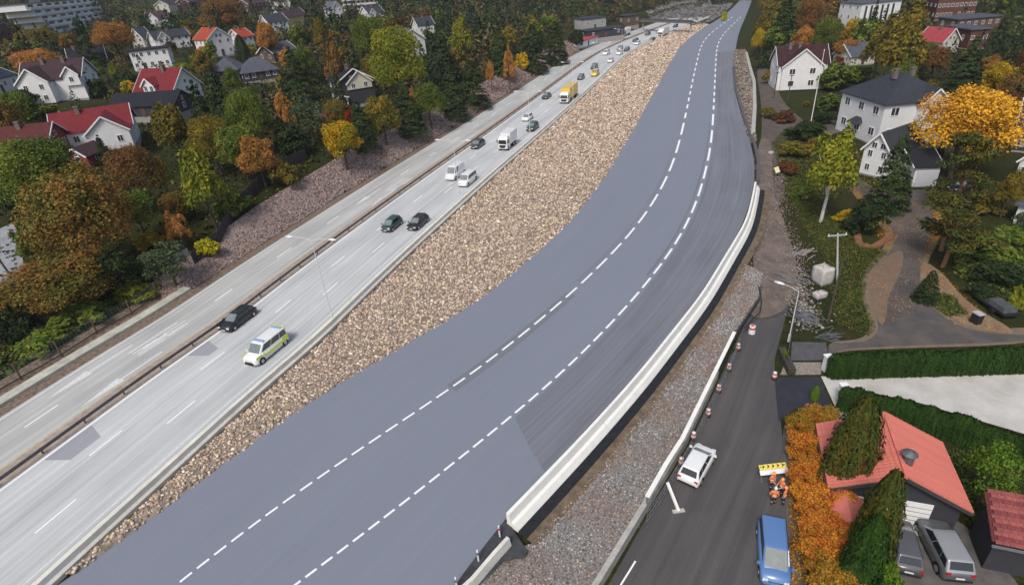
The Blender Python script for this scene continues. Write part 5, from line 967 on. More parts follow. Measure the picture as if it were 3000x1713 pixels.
STY = { # length, width, height, belt, hood line, tail line, greenhouse base x0 x1, roof x0 x1 (metres from the centre, front is +x)
 'hatch': (4.25, 1.80, 1.56, 0.96, (2.12, 0.68, 1.40, 0.93), -2.0, (-2.02, 1.40), (-1.60, 0.42), 3), 'estate': (4.75, 1.84, 1.48, 0.92, (2.37, 0.64, 1.35, 0.92), -2.25, (-2.26, 1.30), (-1.72, 0.30), 3), 'saloon': (4.7, 1.82, 1.45, 0.92, (2.35, 0.60, 1.15, 0.90), -2.3, (-1.75, 1.05), (-1.0, 0.20), 2),
 'suv': (4.65, 1.88, 1.70, 1.06, (2.32, 0.80, 1.4, 1.04), -2.2, (-2.24, 1.32), (-1.82, 0.38), 3), 'mpv': (4.75, 1.88, 1.72, 1.02, (2.37, 0.72, 1.65, 0.98), -2.3, (-2.3, 1.65), (-2.05, 0.45), 3), 'van': (5.1, 1.96, 1.95, 1.12, (2.55, 0.78, 1.75, 1.05), -2.5, (-2.48, 1.75), (-2.35, 0.95), 3), 'highvan': (5.4, 2.0, 2.35, 1.15, (2.7, 0.8, 2.0, 1.1), -2.65, (-2.65, 1.95), (-2.55, 1.25), 2)}
CARMESH = {}
def car_meshes(sty):
    if sty in CARMESH: return CARMESH[sty]
    L, W, H, belt, (nx_, nz, hx, hz), tx, (g0, g1), (r0, r1), ns = STY[sty]; h = W/2; D = {}
    # lower body: lofted sections front to back
    sec = [(-L/2, 0.32, 0.70, 0.82), (-L/2+0.10, 0.24, belt-0.06, 0.93), (-L/2+0.5, 0.20, belt+0.01, 0.99), (-0.4, 0.18, belt, 1.0), (hx-0.35, 0.18, belt-0.01, 1.0), (hx, 0.19, hz, 0.99), ((hx+nx_)/2, 0.20, (hz*0.6+nz*0.4)+0.10, 0.96), (nx_-0.16, 0.24, nz+0.08, 0.90), (nx_, 0.32, nz-0.10, 0.76)]
    b = MB(); rings = []
    for x, zb, zt, k in sec:
        w_ = h*k; zm = zb+(zt-zb)*0.55; rings.append([(x, -w_*0.90, zb), (x, -w_, zb+0.14), (x, -w_*1.0, zm), (x, -w_*0.96, zt-0.07), (x, -w_*0.84, zt), (x, 0, zt+0.035), (x, w_*0.84, zt), (x, w_*0.96, zt-0.07), (x, w_, zm), (x, w_, zb+0.14), (x, w_*0.90, zb)])
    b.loft(rings, True, True); D['body'] = b.mesh('body', PAINT['white'], True)
    # cabin
    wb, wt = h*0.90, h*0.74 if H < 1.6 else h*0.80; zb, zt = belt-0.04, H
    if sty in ('van', 'highvan'): wt = h*0.88
    base = [(g0, -wb, zb), (g1, -wb*0.92, zb-0.02), (g1, wb*0.92, zb-0.02), (g0, wb, zb)]; top = [(r0, -wt, zt-0.03), (r1, -wt*0.95, zt-0.02), (r1, wt*0.95, zt-0.02), (r0, wt, zt-0.03)]
    bm = bmesh.new(); vs = [bm.verts.new(p) for p in base+top]
    for f in ((3,2,1,0), (4,5,6,7), (0,1,5,4), (1,2,6,5), (2,3,7,6), (3,0,4,7)): bm.faces.new([vs[i] for i in f])
    bmesh.ops.bevel(bm, geom=[e for e in bm.edges if min(v.co.z for v in e.verts) > zb+0.1 or abs(e.verts[0].co.z-e.verts[1].co.z) > 0.2], offset=0.15, segments=3, affect='EDGES', profile=0.6)
    bmesh.ops.recalc_face_normals(bm, faces=bm.faces); me = bpy.data.meshes.new('cabin'); bm.to_mesh(me); bm.free(); me.materials.append(PAINT['white']); me.polygons.foreach_set('use_smooth', [True]*len(me.polygons)); me.set_sharp_from_angle(angle=R_(50)); D['cabin'] = me
    def pane(c, u0, u1, v0, v1, off=0.022):
        c = [Vector(q) for q in c]; n_ = (c[1]-c[0]).cross(c[3]-c[0]).normalized(); f = lambda u, v: (c[0]*(1-u)+c[1]*u)*(1-v)+(c[3]*(1-u)+c[2]*u)*v
        q = [f(u0, v0), f(u1, v0), f(u1, v1), f(u0, v1)]; return MB().add([p+n_*off for p in q]+[p-n_*0.02 for p in q], [(0,1,2,3), (0,4,5,1), (1,5,6,2), (2,6,7,3), (3,7,4,0)])
    D['windscreen'] = pane([base[1], base[2], top[2], top[1]], 0.06, 0.94, 0.10, 0.93).mesh('windscreen', M_WINDSCREEN); D['rear_window'] = pane([base[3], base[0], top[0], top[3]], 0.10, 0.90, 0.25, 0.90).mesh('rear_window', M_CARGLASS)
    cuts = {3: [(0.05, 0.27), (0.30, 0.60), (0.63, 0.93)], 2: [(0.10, 0.48), (0.52, 0.93)]}[ns]
    if sty == 'highvan': cuts = [(0.70, 0.95)]
    for sd, cc in (('a', [base[0], base[1], top[1], top[0]]), ('b', [base[2], base[3], top[3], top[2]])):
        for i, (u0, u1) in enumerate(cuts):
            if sd == 'b': u0, u1 = 1-u1, 1-u0
            D['side_window_%s%d' % (sd, i)] = pane(cc, u0, u1, 0.16, 0.88).mesh('side_window', M_CARGLASS)
    wr = 0.33 if sty not in ('suv', 'van', 'highvan') else 0.36
    D['tyre'] = MB().tube([(0, -0.11, 0), (0, -0.09, 0), (0, 0.09, 0), (0, 0.11, 0)], [wr*0.9, wr, wr, wr*0.9], 18).mesh('tyre', M_TYRE); rim = MB().tube([(0, -0.125, 0), (0, 0.125, 0)], wr*0.62, 12)
    D['rim'] = rim.mesh('rim', M_RIM)
    D['headlight'] = MB().box((0, 0, 0), (0.26, 0.36, 0.14), taper=0.8).mesh('headlight', M_LAMP); D['tail_light'] = MB().box((0, 0, 0), (0.08, 0.30, 0.20), taper=0.85).mesh('tail_light', M_TAIL); D['mirror'] = MB().box((0, 0, 0), (0.16, 0.24, 0.15), taper=0.75).mesh('mirror', PAINT['white'])
    D['plate'] = MB().box((0, 0, 0), (0.03, 0.5, 0.12)).mesh('number_plate', M_PLATE); D['grille'] = MB().box((0, 0, 0), (0.06, 0.9, 0.16)).mesh('grille', M_BLK); D['bumper'] = MB().box((0, 0, 0), (0.1, W*0.82, 0.14), taper=0.9).mesh('bumper', M_BLK)
    D['arch'] = MB().tube([(0, -0.03, 0), (0, 0.03, 0)], wr*1.16, 18).mesh('wheel_arch', M_BLK); CARMESH[sty] = D; return D
def objmat(o, m):
    o.material_slots[0].link = 'OBJECT'; o.material_slots[0].material = m; return o
def car(name, label, sty, col, x, y, z, rz, cat='car', group=None, detail=True, roof=None):
    L, W, H, belt, (nx_, nz, hx, hz), tx, (g0, g1), (r0, r1), ns = STY[sty]; D = car_meshes(sty); t = thing(name, label, cat, (x, y, z), rz, group); p = PAINT[col]; h = W/2
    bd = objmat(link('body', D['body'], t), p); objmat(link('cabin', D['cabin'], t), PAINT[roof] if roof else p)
    for k in ('windscreen', 'rear_window'): link(k, D[k], t)
    for k in D:
        if k.startswith('side_window'): link('side_window', D[k], t)
    wr = 0.33 if sty not in ('suv', 'van', 'highvan') else 0.36; wx = (L/2-0.85, -L/2+0.80)
    for ax in wx:
        for s in (-1, 1):
            ty = link('wheel', D['tyre'], t, (ax, s*(h-0.10), wr)); link('rim', D['rim'], ty); link('wheel_arch', D['arch'], bd, (ax, s*(h-0.02), wr+0.03))
    if detail:
        for s in (-1, 1):
            link('headlight', D['headlight'], t, (nx_-0.18, s*h*0.66, nz+0.0)); link('tail_light', D['tail_light'], t, (-L/2+0.07, s*h*0.72, belt-0.16)); objmat(link('mirror', D['mirror'], t, (g1-0.28, s*(h+0.08), belt+0.06)), p)
        link('number_plate', D['plate'], t, (nx_-0.01, 0, 0.42)); link('number_plate', D['plate'], t, (-L/2-0.01, 0, 0.62)); link('grille', D['grille'], t, (nx_-0.05, 0, nz-0.10)); link('bumper', D['bumper'], t, (-L/2+0.02, 0, 0.40))
    return t
def heading(pf, pr, z): a, b = g(*pf, z), g(*pr, z); d = a-b; c = (a+b)/2; return c[0], c[1], math.atan2(d[1], d[0])
def on_mw(u, v, lane=None):
    q = g(u, v); s = s_of(*q[:2]); d = d_of(*q[:2]); d = lane if lane is not None else d; p = mpt(s, d); a = mpt(s-2, d)-mpt(s+2, d); return p[0], p[1], math.atan2(a[1], a[0])
GRP = 'traffic on the motorway'
MWCARS = [(704,942,'estate','black','black estate car ahead of the marked emergency van'), (1156,662,'hatch','green','dark green hatchback beside a black car on the motorway'), (1222,664,'estate','black','black car on the right of a dark green hatchback'),
 (1330,522,'highvan','white','white high van left of the white minibus'), (1372,535,'van','white','white minibus with dark side windows nearest the barrier'), (1398,432,'estate','darkgrey','dark grey car between the white box truck and the median'),
 (1545,352,'hatch','white','white car behind the white box truck'), (1563,378,'suv','green','dark green car just right of a white car'), (1602,287,'saloon','darkgrey','dark car level with the yellow lorry'), (1701,233,'hatch','grey','grey car behind the yellow lorry'),
 (1743,222,'van','yellow','small yellow van on the far motorway'), (1742,201,'suv','grey','grey car behind the small yellow van'), (1788,183,'hatch','white','white car alone in the lane nearest the stones'), (1777,160,'van','white','white van in the median lane far up the motorway'),
 (1815,160,'suv','white','white car with dark windows far up the motorway'), (1836,150,'hatch','darkgrey','dark car right of two white cars far up'), (1815,146,'hatch','silver','silver car behind the far white car'), (1863,121,'saloon','darkgrey','dark car before the far traffic queue'),
 (1868,131,'hatch','white','white car low beside the barrier far up'), (1896,104,'hatch','grey','grey car in the far traffic queue'), (1910,120,'saloon','black','black car next to the barrier end'), (1932,94,'saloon','silver','silver car in the far bend'), (1980,80,'hatch','darkgrey','last dark car before the bridge')]
for u, v, sty, col, lb in MWCARS: x, y, a = on_mw(u, v); car('car', lb, sty, col, x, y, 0.01, a, 'van' if 'van' in sty else 'car', GRP, y < 160)
# marked emergency van
x, y, a = on_mw(780, 1038); pv = car('emergency_van', 'white emergency van with lime yellow markings near the barrier', 'van', 'white', x, y, 0.01, a, 'van')
for s in (-1, 1):
    MB().box((-0.5, s*0.985, 0.72), (3.6, 0.03, 0.30)).build('lime_stripe', PAINT['lime'], pv); MB().box((-1.9, s*0.975, 1.0), (0.8, 0.05, 0.34)).build('lime_stripe', PAINT['lime'], pv); MB().box((1.9, s*0.93, 0.98), (0.9, 0.05, 0.24)).build('lime_stripe', PAINT['lime'], pv)
MB().box((-2.44, 0, 1.80), (0.10, 1.5, 0.22)).box((-2.54, 0, 0.86), (0.06, 1.7, 0.3)).build('lime_stripe', PAINT['lime'], pv)
lbx = MB().box((0.55, 0, 2.02), (0.28, 1.35, 0.12), taper=0.9).build('light_bar', mat('blue_lamp', (0.25, 0.35, 0.55), 0.2), pv); MB().box((-2.0, 0, 2.0), (0.22, 1.3, 0.1), taper=0.9).build('light_bar', MATS['blue_lamp'], pv); MB().box((2.58, 0, 0.45), (0.12, 1.2, 0.3), taper=0.8).build('push_bar', M_BLK, pv)
# lorries
def lorry(label, u, v, box, boxlen, h, cabcol, group=GRP, name='lorry', wide=2.5):
    x, y, a = on_mw(u, v); t = thing(name, label, 'lorry', (x, y, 0.01), a, group); cl = 2.0; hw = wide/2; x1 = boxlen/2
    b = MB(); b.loft([[(x1+0.15, -hw*0.96, 0.45), (x1+0.15, -hw*0.96, 2.5), (x1+0.15, -hw*0.8, 2.95), (x1+0.15, hw*0.8, 2.95), (x1+0.15, hw*0.96, 2.5), (x1+0.15, hw*0.96, 0.45)], [(x1+1.7, -hw*0.96, 0.42), (x1+1.7, -hw*0.95, 2.4), (x1+1.3, -hw*0.8, 2.85), (x1+1.3, hw*0.8, 2.85), (x1+1.7, hw*0.95, 2.4), (x1+1.7, hw*0.96, 0.42)], [(x1+2.0, -hw*0.85, 0.5), (x1+1.98, -hw*0.85, 1.5), (x1+1.8, -hw*0.75, 2.3), (x1+1.8, hw*0.75, 2.3), (x1+1.98, hw*0.85, 1.5), (x1+2.0, hw*0.85, 0.5)]]); cb = b.build('cab', PAINT[cabcol], t)
    MB().add([(x1+2.01, -hw*0.82, 1.5), (x1+2.01, hw*0.82, 1.5), (x1+1.85, hw*0.74, 2.28), (x1+1.85, -hw*0.74, 2.28)], [(0,1,2,3)]).build('windscreen', M_CARGLASS, t); MB().box((x1+1.98, 0, 0.95), (0.08, hw*1.3, 0.6)).build('grille', M_BLK, t)
    for s in (-1, 1): MB().box((x1+1.2, s*hw*0.965, 1.9), (0.8, 0.03, 0.7)).build('side_window', M_CARGLASS, t); MB().box((x1+2.0, s*hw*0.66, 0.75), (0.08, 0.4, 0.2)).build('headlight', M_LAMP, t); MB().box((x1+1.75, s*(hw+0.12), 1.95), (0.14, 0.2, 0.55)).build('mirror', M_BLK, t)
    MB().box((0, 0, 1.05+h/2), (boxlen, wide, h)).build('cargo_box', PAINT[box], t)
    for s in (-1, 1):
        for k in range(1, 5): MB().box((-boxlen/2+boxlen*k/5, s*(hw+0.01), 1.05+h/2), (0.07, 0.03, h*0.98)).build('box_rib', PAINT[box], t)
    MB().box((0, 0, 1.05+h+0.03), (boxlen*0.99, wide*0.97, 0.05)).build('box_roof', PAINT['white'] if box == 'white' else PAINT['yellow'], t); MB().box((0, 0, 0.85), (boxlen, 1.2, 0.3)).build('chassis', M_BLK, t)
    for ax in (x1+1.2, -boxlen/2+1.0, -boxlen/2+2.2):
        for s in (-1, 1): w_ = MB().tube([(ax, s*(hw-0.32), 0.48), (ax, s*(hw-0.02), 0.48)], 0.48, 16).build('wheel', M_TYRE, t); MB().tube([(ax, s*(hw-0.1), 0.48), (ax, s*hw, 0.48)], 0.26, 10).build('rim', M_RIM, w_)
lorry('yellow lorry with white cab in the barrier lane', 1668, 292, 'yellow', 9.0, 2.7, 'white')
lorry('white box truck with dark windscreen in the barrier lane', 1492, 428, 'white', 4.2, 2.2, 'white', name='box_truck', wide=2.2)
lorry('white lorry in the far traffic queue', 1945, 106, 'white', 8.0, 2.6, 'white'); lorry('pale lorry on the far carriageway beside dark sheds', 1835, 104, 'white', 6.0, 2.4, 'silver', name='box_truck')
# cars off the motorway
ZL = -1.58
for nm, lb, sty, col, pf, pr, ct in (('car', 'white hatchback driving up the local road', 'hatch', 'white', (2065,1332), (2015,1418), 'car'), ('car', 'blue people carrier parked beside the verge at the bottom edge', 'mpv', 'blue', (2268,1722), (2256,1552), 'car'),
    ('car', 'dark grey hatchback parked beside bronze conifers', 'hatch', 'grey', (2618,1545), (2652,1680), 'car'), ('car', 'grey sport utility car with roof reflection painted silver parked below the garage door', 'suv', 'silver', (2718,1548), (2792,1690), 'car'), ('car', 'dark car parked by the garage at the end of driveway', 'saloon', 'black', (2800,560), (2838,552), 'car')):
    x, y, a = heading(pf, pr, ZL); z = T(x, y)+0.05 if 'driveway' in lb else ZL; car(nm, lb, sty, {'silver': 'grey', 'grey': 'darkgrey'}.get(col, col), x, y, z, a, ct, roof=col)  # paler cabin on the two grey cars: roof reflection put into the paint
# ------------------------------------------------------------------ hedges
def hedge(label, pts, n_, w_, h_, pal, kind='hedge', jitter=0.06, z=None, pals=None):
    P = resample(np.array([hit(*q)[:2] for q in pts]), n_); t = thing('hedge', label, 'hedge', (*P[0], T(*P[0])))
    for i, p in enumerate(P):
        hh = h_*random.uniform(1-jitter, 1+jitter); o = link('shrub', CR[kind][i % len(CR[kind])], t, (p[0]-P[0][0], p[1]-P[0][1], hh/2+T(*p)-T(*P[0])-0.05), rz=random.uniform(0, 6.28), scale=(w_/2*random.uniform(0.92, 1.1), w_/2*random.uniform(0.92, 1.1), hh/2)); set_col(o, pals[i % len(pals)] if pals else pal)
        if i % 3 == 0: link('stem', TR['spruce'][0], t, (p[0]-P[0][0], p[1]-P[0][1], T(*p)-T(*P[0])), scale=(1.2, 1.2, hh*0.8))
    return t
hedge('straight dark green clipped hedge between driveway and white gravel court', [(2438,1104),(2700,1096),(3060,1085)], 40, 1.3, 2.6, 'thuja', jitter=0.1)
hedge('clipped green hedge slanting below the white gravel court', [(2470,1200),(2600,1232),(2800,1290),(3060,1372)], 35, 1.3, 2.4, 'thuja', jitter=0.1)
oh = thing('hedge', 'tall orange autumn hedge between local road and coral roofed house', 'hedge', (*hit(2390,1500)[:2], -1.6)); _o = Vector(oh.location)
for i, (u, v, wd, ht, pal) in enumerate([(2400,1225,130,150,'hedgegreen'),(2360,1235,110,150,'hedgegreen'),(2440,1255,110,150,'hedgegreen'),(2360,1300,120,150,'hedgemix'),(2420,1310,140,140,'hedgemix'),(2370,1375,130,150,'hedgemix'),(2425,1385,140,140,'hedgered'),(2385,1450,140,140,'hedgemix'),(2435,1465,140,140,'hedgered'),(2395,1525,140,150,'hedgemix'),(2450,1540,130,140,'hedgered'),(2405,1600,140,140,'hedgemix'),(2460,1620,130,140,'hedgemix'),(2415,1675,140,140,'hedgegreen'),(2470,1690,130,150,'hedgegreen'),(2425,1755,150,130,'hedgegreen'),(2480,1765,140,130,'hedgegreen')]):
    p = hit(u, v+20, 1.3); s = scale_at((p[0], p[1], p[2]+1.3)); rx = wd/2/s; c = link('shrub', CR['beech'][i % 2], oh, (p[0]-_o.x, p[1]-_o.y, 1.45), rz=i*1.7, scale=(rx, rx, 1.55)); set_col(c, pal); link('stem', TR['broad'][0], oh, (p[0]-_o.x, p[1]-_o.y, 0), scale=(1.6, 1.6, 1.5))
# ------------------------------------------------------------------ timber noise fence above the stone slope
nf = thing('noise_fence', 'dark timber noise fence above the stone slope', 'fence'); _f = resample(np.array([g(u, v, 2.6)[:2] for u, v in ((560,742),(640,690),(700,625),(760,575),(850,515),(905,490))]), 150)
m_tim = mat('dark_weathered_timber', (0.055, 0.045, 0.05), 0.9, 0.4, 2); bd_ = MB()
for i, p in enumerate(_f):
    z = max(T(*p), 0.4); q = _f[min(i+1, 149)]-_f[max(i-1, 0)]; bd_.box((p[0], p[1], z+0.9), (0.29, 0.06, 2.3+0.06*((i*7) % 3)), math.atan2(q[1], q[0]))
tag(bd_.build('planks', m_tim, nf), kind='stuff')
for i in range(0, 150, 10): z = max(T(*_f[i]), 0.4); MB().box((_f[i][0]-0.1, _f[i][1]+0.12, z+1.0), (0.16, 0.16, 2.7)).build('post', m_tim, nf)
gp = thing('glass_panel', 'pale glass screen at the end of the timber noise fence', 'panel', (*g(540,772,0.6)[:2], 0.5), R_(60)); MB().box((0, 0, 1.1), (2.2, 0.05, 1.8)).build('pane', mat('screen_glass', (0.35, 0.42, 0.42), 0.15, 0.1), gp); [MB().box((s*1.15, 0, 1.0), (0.1, 0.1, 2.2)).build('post', m_steel, gp) for s in (-1, 1)]
gp = thing('glass_panel', 'grey screen panels in front of the dark house with white gable', 'panel', (*hit(955,345)[:2], hit(955,345)[2]), R_(35)); MB().box((0, 0, 1.0), (5.5, 0.06, 2.2)).build('pane', MATS['screen_glass'], gp); [MB().box((s*2.8, 0, 1.1), (0.12, 0.12, 2.4)).build('post', m_steel, gp) for s in (-1, 0, 1)]
ss = thing('stepped_wall', 'pale concrete steps where the stone slope meets the noise fence', 'wall'); [MB().box((*g(u, v, h)[:2], h-0.4), (1.8, 0.4, 0.9), R_(62)).build('step_block', m_conc2, ss) for u, v, h in ((696,672,1.7),)]
# ------------------------------------------------------------------ lamp posts along the motorway barrier
m_pole = mat('lamp_pole_steel', (0.60, 0.61, 0.62), 0.6, 0.05); m_head = mat('lamp_head', (0.76, 0.78, 0.80), 0.4, 0.02)
def lamp_post(loc, rz, label, h=11.0, arm=2.6, double=True, group='lamp posts along the motorway barrier'):
    t = thing('lamp_post', label, 'lamp post', loc, rz, group); MB().tube([(0, 0, -0.3), (0, 0, 0.9)], 0.13, 8).build('base', m_pole, t); MB().tube([(0, 0, 0.8), (0, 0, h)], [0.065, 0.04], 8).build('pole', m_pole, t)
    for s in ((-1, 1) if double else (1,)):
        MB().tube([(0, 0, h-0.1), (s*arm*0.4, 0, h+0.15), (s*arm, 0, h+0.2)], 0.026, 6).build('arm', m_pole, t); hd = MB(); hd.loft([[(s*(arm-0.1), -0.1, h+0.16), (s*(arm-0.1), 0.1, h+0.16), (s*(arm-0.1), 0.1, h+0.26), (s*(arm-0.1), -0.1, h+0.26)], [(s*(arm+0.35), -0.2, h+0.14), (s*(arm+0.35), 0.2, h+0.14), (s*(arm+0.35), 0.17, h+0.30), (s*(arm+0.35), -0.17, h+0.30)], [(s*(arm+0.85), -0.14, h+0.16), (s*(arm+0.85), 0.14, h+0.16), (s*(arm+0.85), 0.1, h+0.26), (s*(arm+0.85), -0.1, h+0.26)]]); hd.build('lamp_head', m_head, t, True)
    return t
_s = s_of(*g(965,929)[:2])
for k, lb in enumerate(('tall double-armed lamp post beside the emergency van', 'double-armed lamp post right by the white minibus', 'double-armed lamp post level with the white box truck', 'double-armed lamp post level with the yellow lorry', 'double-armed lamp post far up by the yellow van', 'farthest double-armed lamp post on the motorway')):
    p = mpt(_s+k*37.6, 1.25); d = mpt(_s+k*37.6+2, 1.25)-p; lamp_post((p[0], p[1], 0.0), math.atan2(d[1], d[0])+math.pi/2, lb, 10.2, 2.3)
# ------------------------------------------------------------------ poles on the right
fp = thing('flagpole', 'tall white flagpole in front of the gabled white house', 'flagpole', hit(2372,378)); MB().tube([(0, 0, -0.3), (0, 0, 0.6)], 0.16, 8).build('base', m_conc2, fp); MB().tube([(0, 0, 0.4), (0, 0, 15.5)], [0.1, 0.05], 8).build('pole', mat('white_pole', (0.75, 0.75, 0.72), 0.5, 0.03), fp); MB().tube([(0, 0, 15.45), (0, 0, 15.6), (0, 0, 15.75)], [0.05, 0.13, 0.03], 8).build('finial', MATS['white_pole'], fp)
def wood_pole(b, h, label, arm=0.0, tilt=(0, 0), m=None, name='utility_pole', ins=True):
    q = hit(*b); t = thing(name, label, 'pole', q); m = m or M_BARK; MB().tube([(0, 0, -0.5), (tilt[0], tilt[1], h)], [0.14, 0.09], 8).build('pole', m, t)
    if arm: MB().box((tilt[0], tilt[1], h-0.25), (arm, 0.12, 0.12)).build('crossarm', m, t); [MB().tube([(tilt[0]+x, tilt[1], h-0.2), (tilt[0]+x, tilt[1], h)], 0.05, 6).build('insulator', m_head, t) for x in (-arm*0.45, 0, arm*0.45)]
    return t
wood_pole((2424,946), 7.2, 'black utility pole leaning beside the grass bank')
wood_pole((2455,832), 6.5, 'pale lamp pole with crossarm among construction debris', 2.2, (-1.2, 0.4), mat('pale_pole', (0.45, 0.45, 0.43), 0.7, 0.1)); wood_pole((2266,290), 6.5, 'dark utility pole left of the gabled white house', 1.0); wood_pole((2307,300), 6.5, 'dark utility pole before the gabled white house', 1.0); wood_pole((36,815), 6.0, 'black pole beside the street at the left edge', tilt=(-0.5, 0))
wood_pole((2470,650), 3.0, 'pale birch stump post below the yellow-green birch', m=M_BIRCH) if False else None
lamp_post((*g(2310,1000,-1.6)[:2], -1.6), R_(130), 'single-armed street lamp above the dirt track', 6.0, 1.6, False, None)
lamp_post((*g(2345,330,-0.5)[:2], -0.5), R_(100), 'short street lamp by the path to the villa', 5.0, 1.0, False, None) if False else None
# ------------------------------------------------------------------ white railing, markers and prop along the local road
rl = thing('railing', 'white plank railing on posts along the local road', 'railing'); RP = [g(u, v, 0.0)[:2] for u, v in ((1896,1455),(1950,1360),(2000,1282),(2050,1180),(2100,1078),(2152,972))]
for i, (a, b) in enumerate(zip(RP[:-1], RP[1:])): MB().bar((*a, 0.0), (*b, 0.0), 0.34, 0.09).build('plank', m_bar, rl); MB().bar((*a, -0.42), (*b, -0.42), 0.06, 0.16).build('lower_rail', m_steel, rl)
for a in RP: MB().box((*a, -0.45), (0.12, 0.12, 0.9)).build('post', m_steel, rl)
m_or = mat('orange_plastic', (0.46, 0.15, 0.07), 0.6, 0.15, 6); m_wp = mat('white_plastic', (0.74, 0.75, 0.78), 0.5, 0.03)
MK = [((1996,1349), 'orange and white marker barrel on the railing nearest the white hatchback'), ((2032,1274), 'orange and white marker barrel second along the railing from below'), ((2075,1206), 'orange marker barrel third along the railing from below'), ((2106,1136), 'orange marker barrel fourth along the railing from below'), ((2136,1074), 'orange marker barrel fifth along the railing from below'), ((2163,1014), 'orange marker barrel at the upper end of the railing'), ((2270,1098), 'orange marker barrel at the corner of the black driveway'), ((1880,1492), 'rusty orange marker at the lower end of the railing')]
for (u, v), lb in MK:
    q = g(u, v, -1.1); t = thing('marker_barrel', lb, 'marker', (q[0], q[1], -1.58), random.uniform(0, 3), 'orange markers along the local road'); MB().tube([(0, 0, 0), (0, 0, 0.08)], 0.34, 10).build('foot', M_BLK, t); MB().tube([(0, 0, 0.08), (0, 0, 0.5), (0, 0, 0.95)], [0.26, 0.24, 0.2], 10).build('barrel', m_or, t, True); MB().tube([(0, 0, 0.45), (0, 0, 0.62)], [0.262, 0.25], 10).build('band', m_wp, t); MB().tube([(0, 0, 0.95), (0, 0, 1.0), (0, 0, 1.08)], [0.21, 0.2, 0.05], 10).build('cap', m_wp, t); t.scale = (0.8, 0.8, 0.8)
sg = thing('marker_sign', 'white and red striped barrier drum on the bend of the local road', 'marker', g(2202,975,-1.58)); MB().tube([(0, 0, 0), (0, 0, 0.9)], [0.36, 0.3], 10).build('drum', m_wp, sg); MB().tube([(0, 0, 0.55), (0, 0, 0.75)], [0.34, 0.325], 10).build('red_band', PAINT['red'], sg); MB().tube([(0, 0, 0.9), (0, 0, 1.15)], [0.2, 0.05], 8).build('lamp', m_or, sg)
pr_ = thing('prop', 'pale steel prop leaning from the railing to a foot plate', 'prop'); a, b = g(1955,1412,0.1), g(1988,1495,-1.5); MB().bar(a, b, 0.18).build('strut', m_bar, pr_); MB().box((b[0], b[1], -1.53), (0.9, 0.3, 0.08), R_(5)).build('foot_plate', m_conc2, pr_)
wf = thing('site_fence', 'thin wire site fence on the road side of the railing', 'fence'); FP = [g(u, v, -1.5) for u, v in ((1895,1530),(1960,1430),(2030,1310),(2080,1205),(2130,1100),(2165,1015))]
for a, b in zip(FP[:-1], FP[1:]):
    w_ = MB(); [w_.bar(a+[0, 0, h], b+[0, 0, h], 0.025) for h in (0.1, 0.6, 1.1)]; [w_.bar(a+(b-a)*t, a+(b-a)*t+[0, 0, 1.1], 0.02) for t in np.linspace(0, 1, 9)]; w_.build('wire_panel', m_steel, wf)
cb_ = thing('black_hose', 'black hose curving along the edge of the gravel bank', 'hose'); MB().tube([(*g(u, v, -0.62)[:2], -0.6) for u, v in ((2182,960),(2205,935),(2226,915),(2231,890),(2229,862),(2222,838))], 0.06, 6).build('hose_line', M_BLK, cb_)
# ------------------------------------------------------------------ road works: barrier board and workers
bo = thing('barrier_board', 'white and yellow road works barrier board with black arrows', 'barrier', (*g(2258,1392,-1.5)[:2], -1.58), R_(2)); MB().box((0, 0, 1.05), (2.1, 0.06, 0.42), M=Matrix.Rotation(R_(-55), 3, 'X')).build('board', mat('yellow_board', (0.70, 0.58, 0.12), 0.5, 0.05), bo); MB().box((0, -0.32, 0.83), (2.2, 0.05, 0.34), M=Matrix.Rotation(R_(-55), 3, 'X')).build('white_board', m_wp, bo)
for k in range(5): MB().add([(-0.85+k*0.38, -0.14, 1.02), (-0.62+k*0.38, 0.02, 1.13), (-0.85+k*0.38, 0.12, 1.21), (-0.78+k*0.38, 0.02, 1.13)], [(0, 1, 2, 3)]).build('black_arrow', M_BLK, bo)
for s in (-1, 1): MB().bar((s*0.95, -0.5, 0), (s*0.95, 0.05, 1.15), 0.06).bar((s*0.95, 0.5, 0), (s*0.95, 0.05, 1.15), 0.06).build('leg', m_steel, bo)
m_vest = mat('orange_jacket', (0.80, 0.22, 0.08), 0.8, 0.12, 8); m_trou = mat('work_trousers', (0.03, 0.03, 0.04), 0.9, 0.2); m_skin = mat('skin', (0.5, 0.32, 0.24), 0.6, 0.05); m_hel = mat('orange_helmet', (0.85, 0.35, 0.12), 0.4, 0.05); m_refl = mat('reflective_tape', (0.75, 0.75, 0.65), 0.4, 0.02)
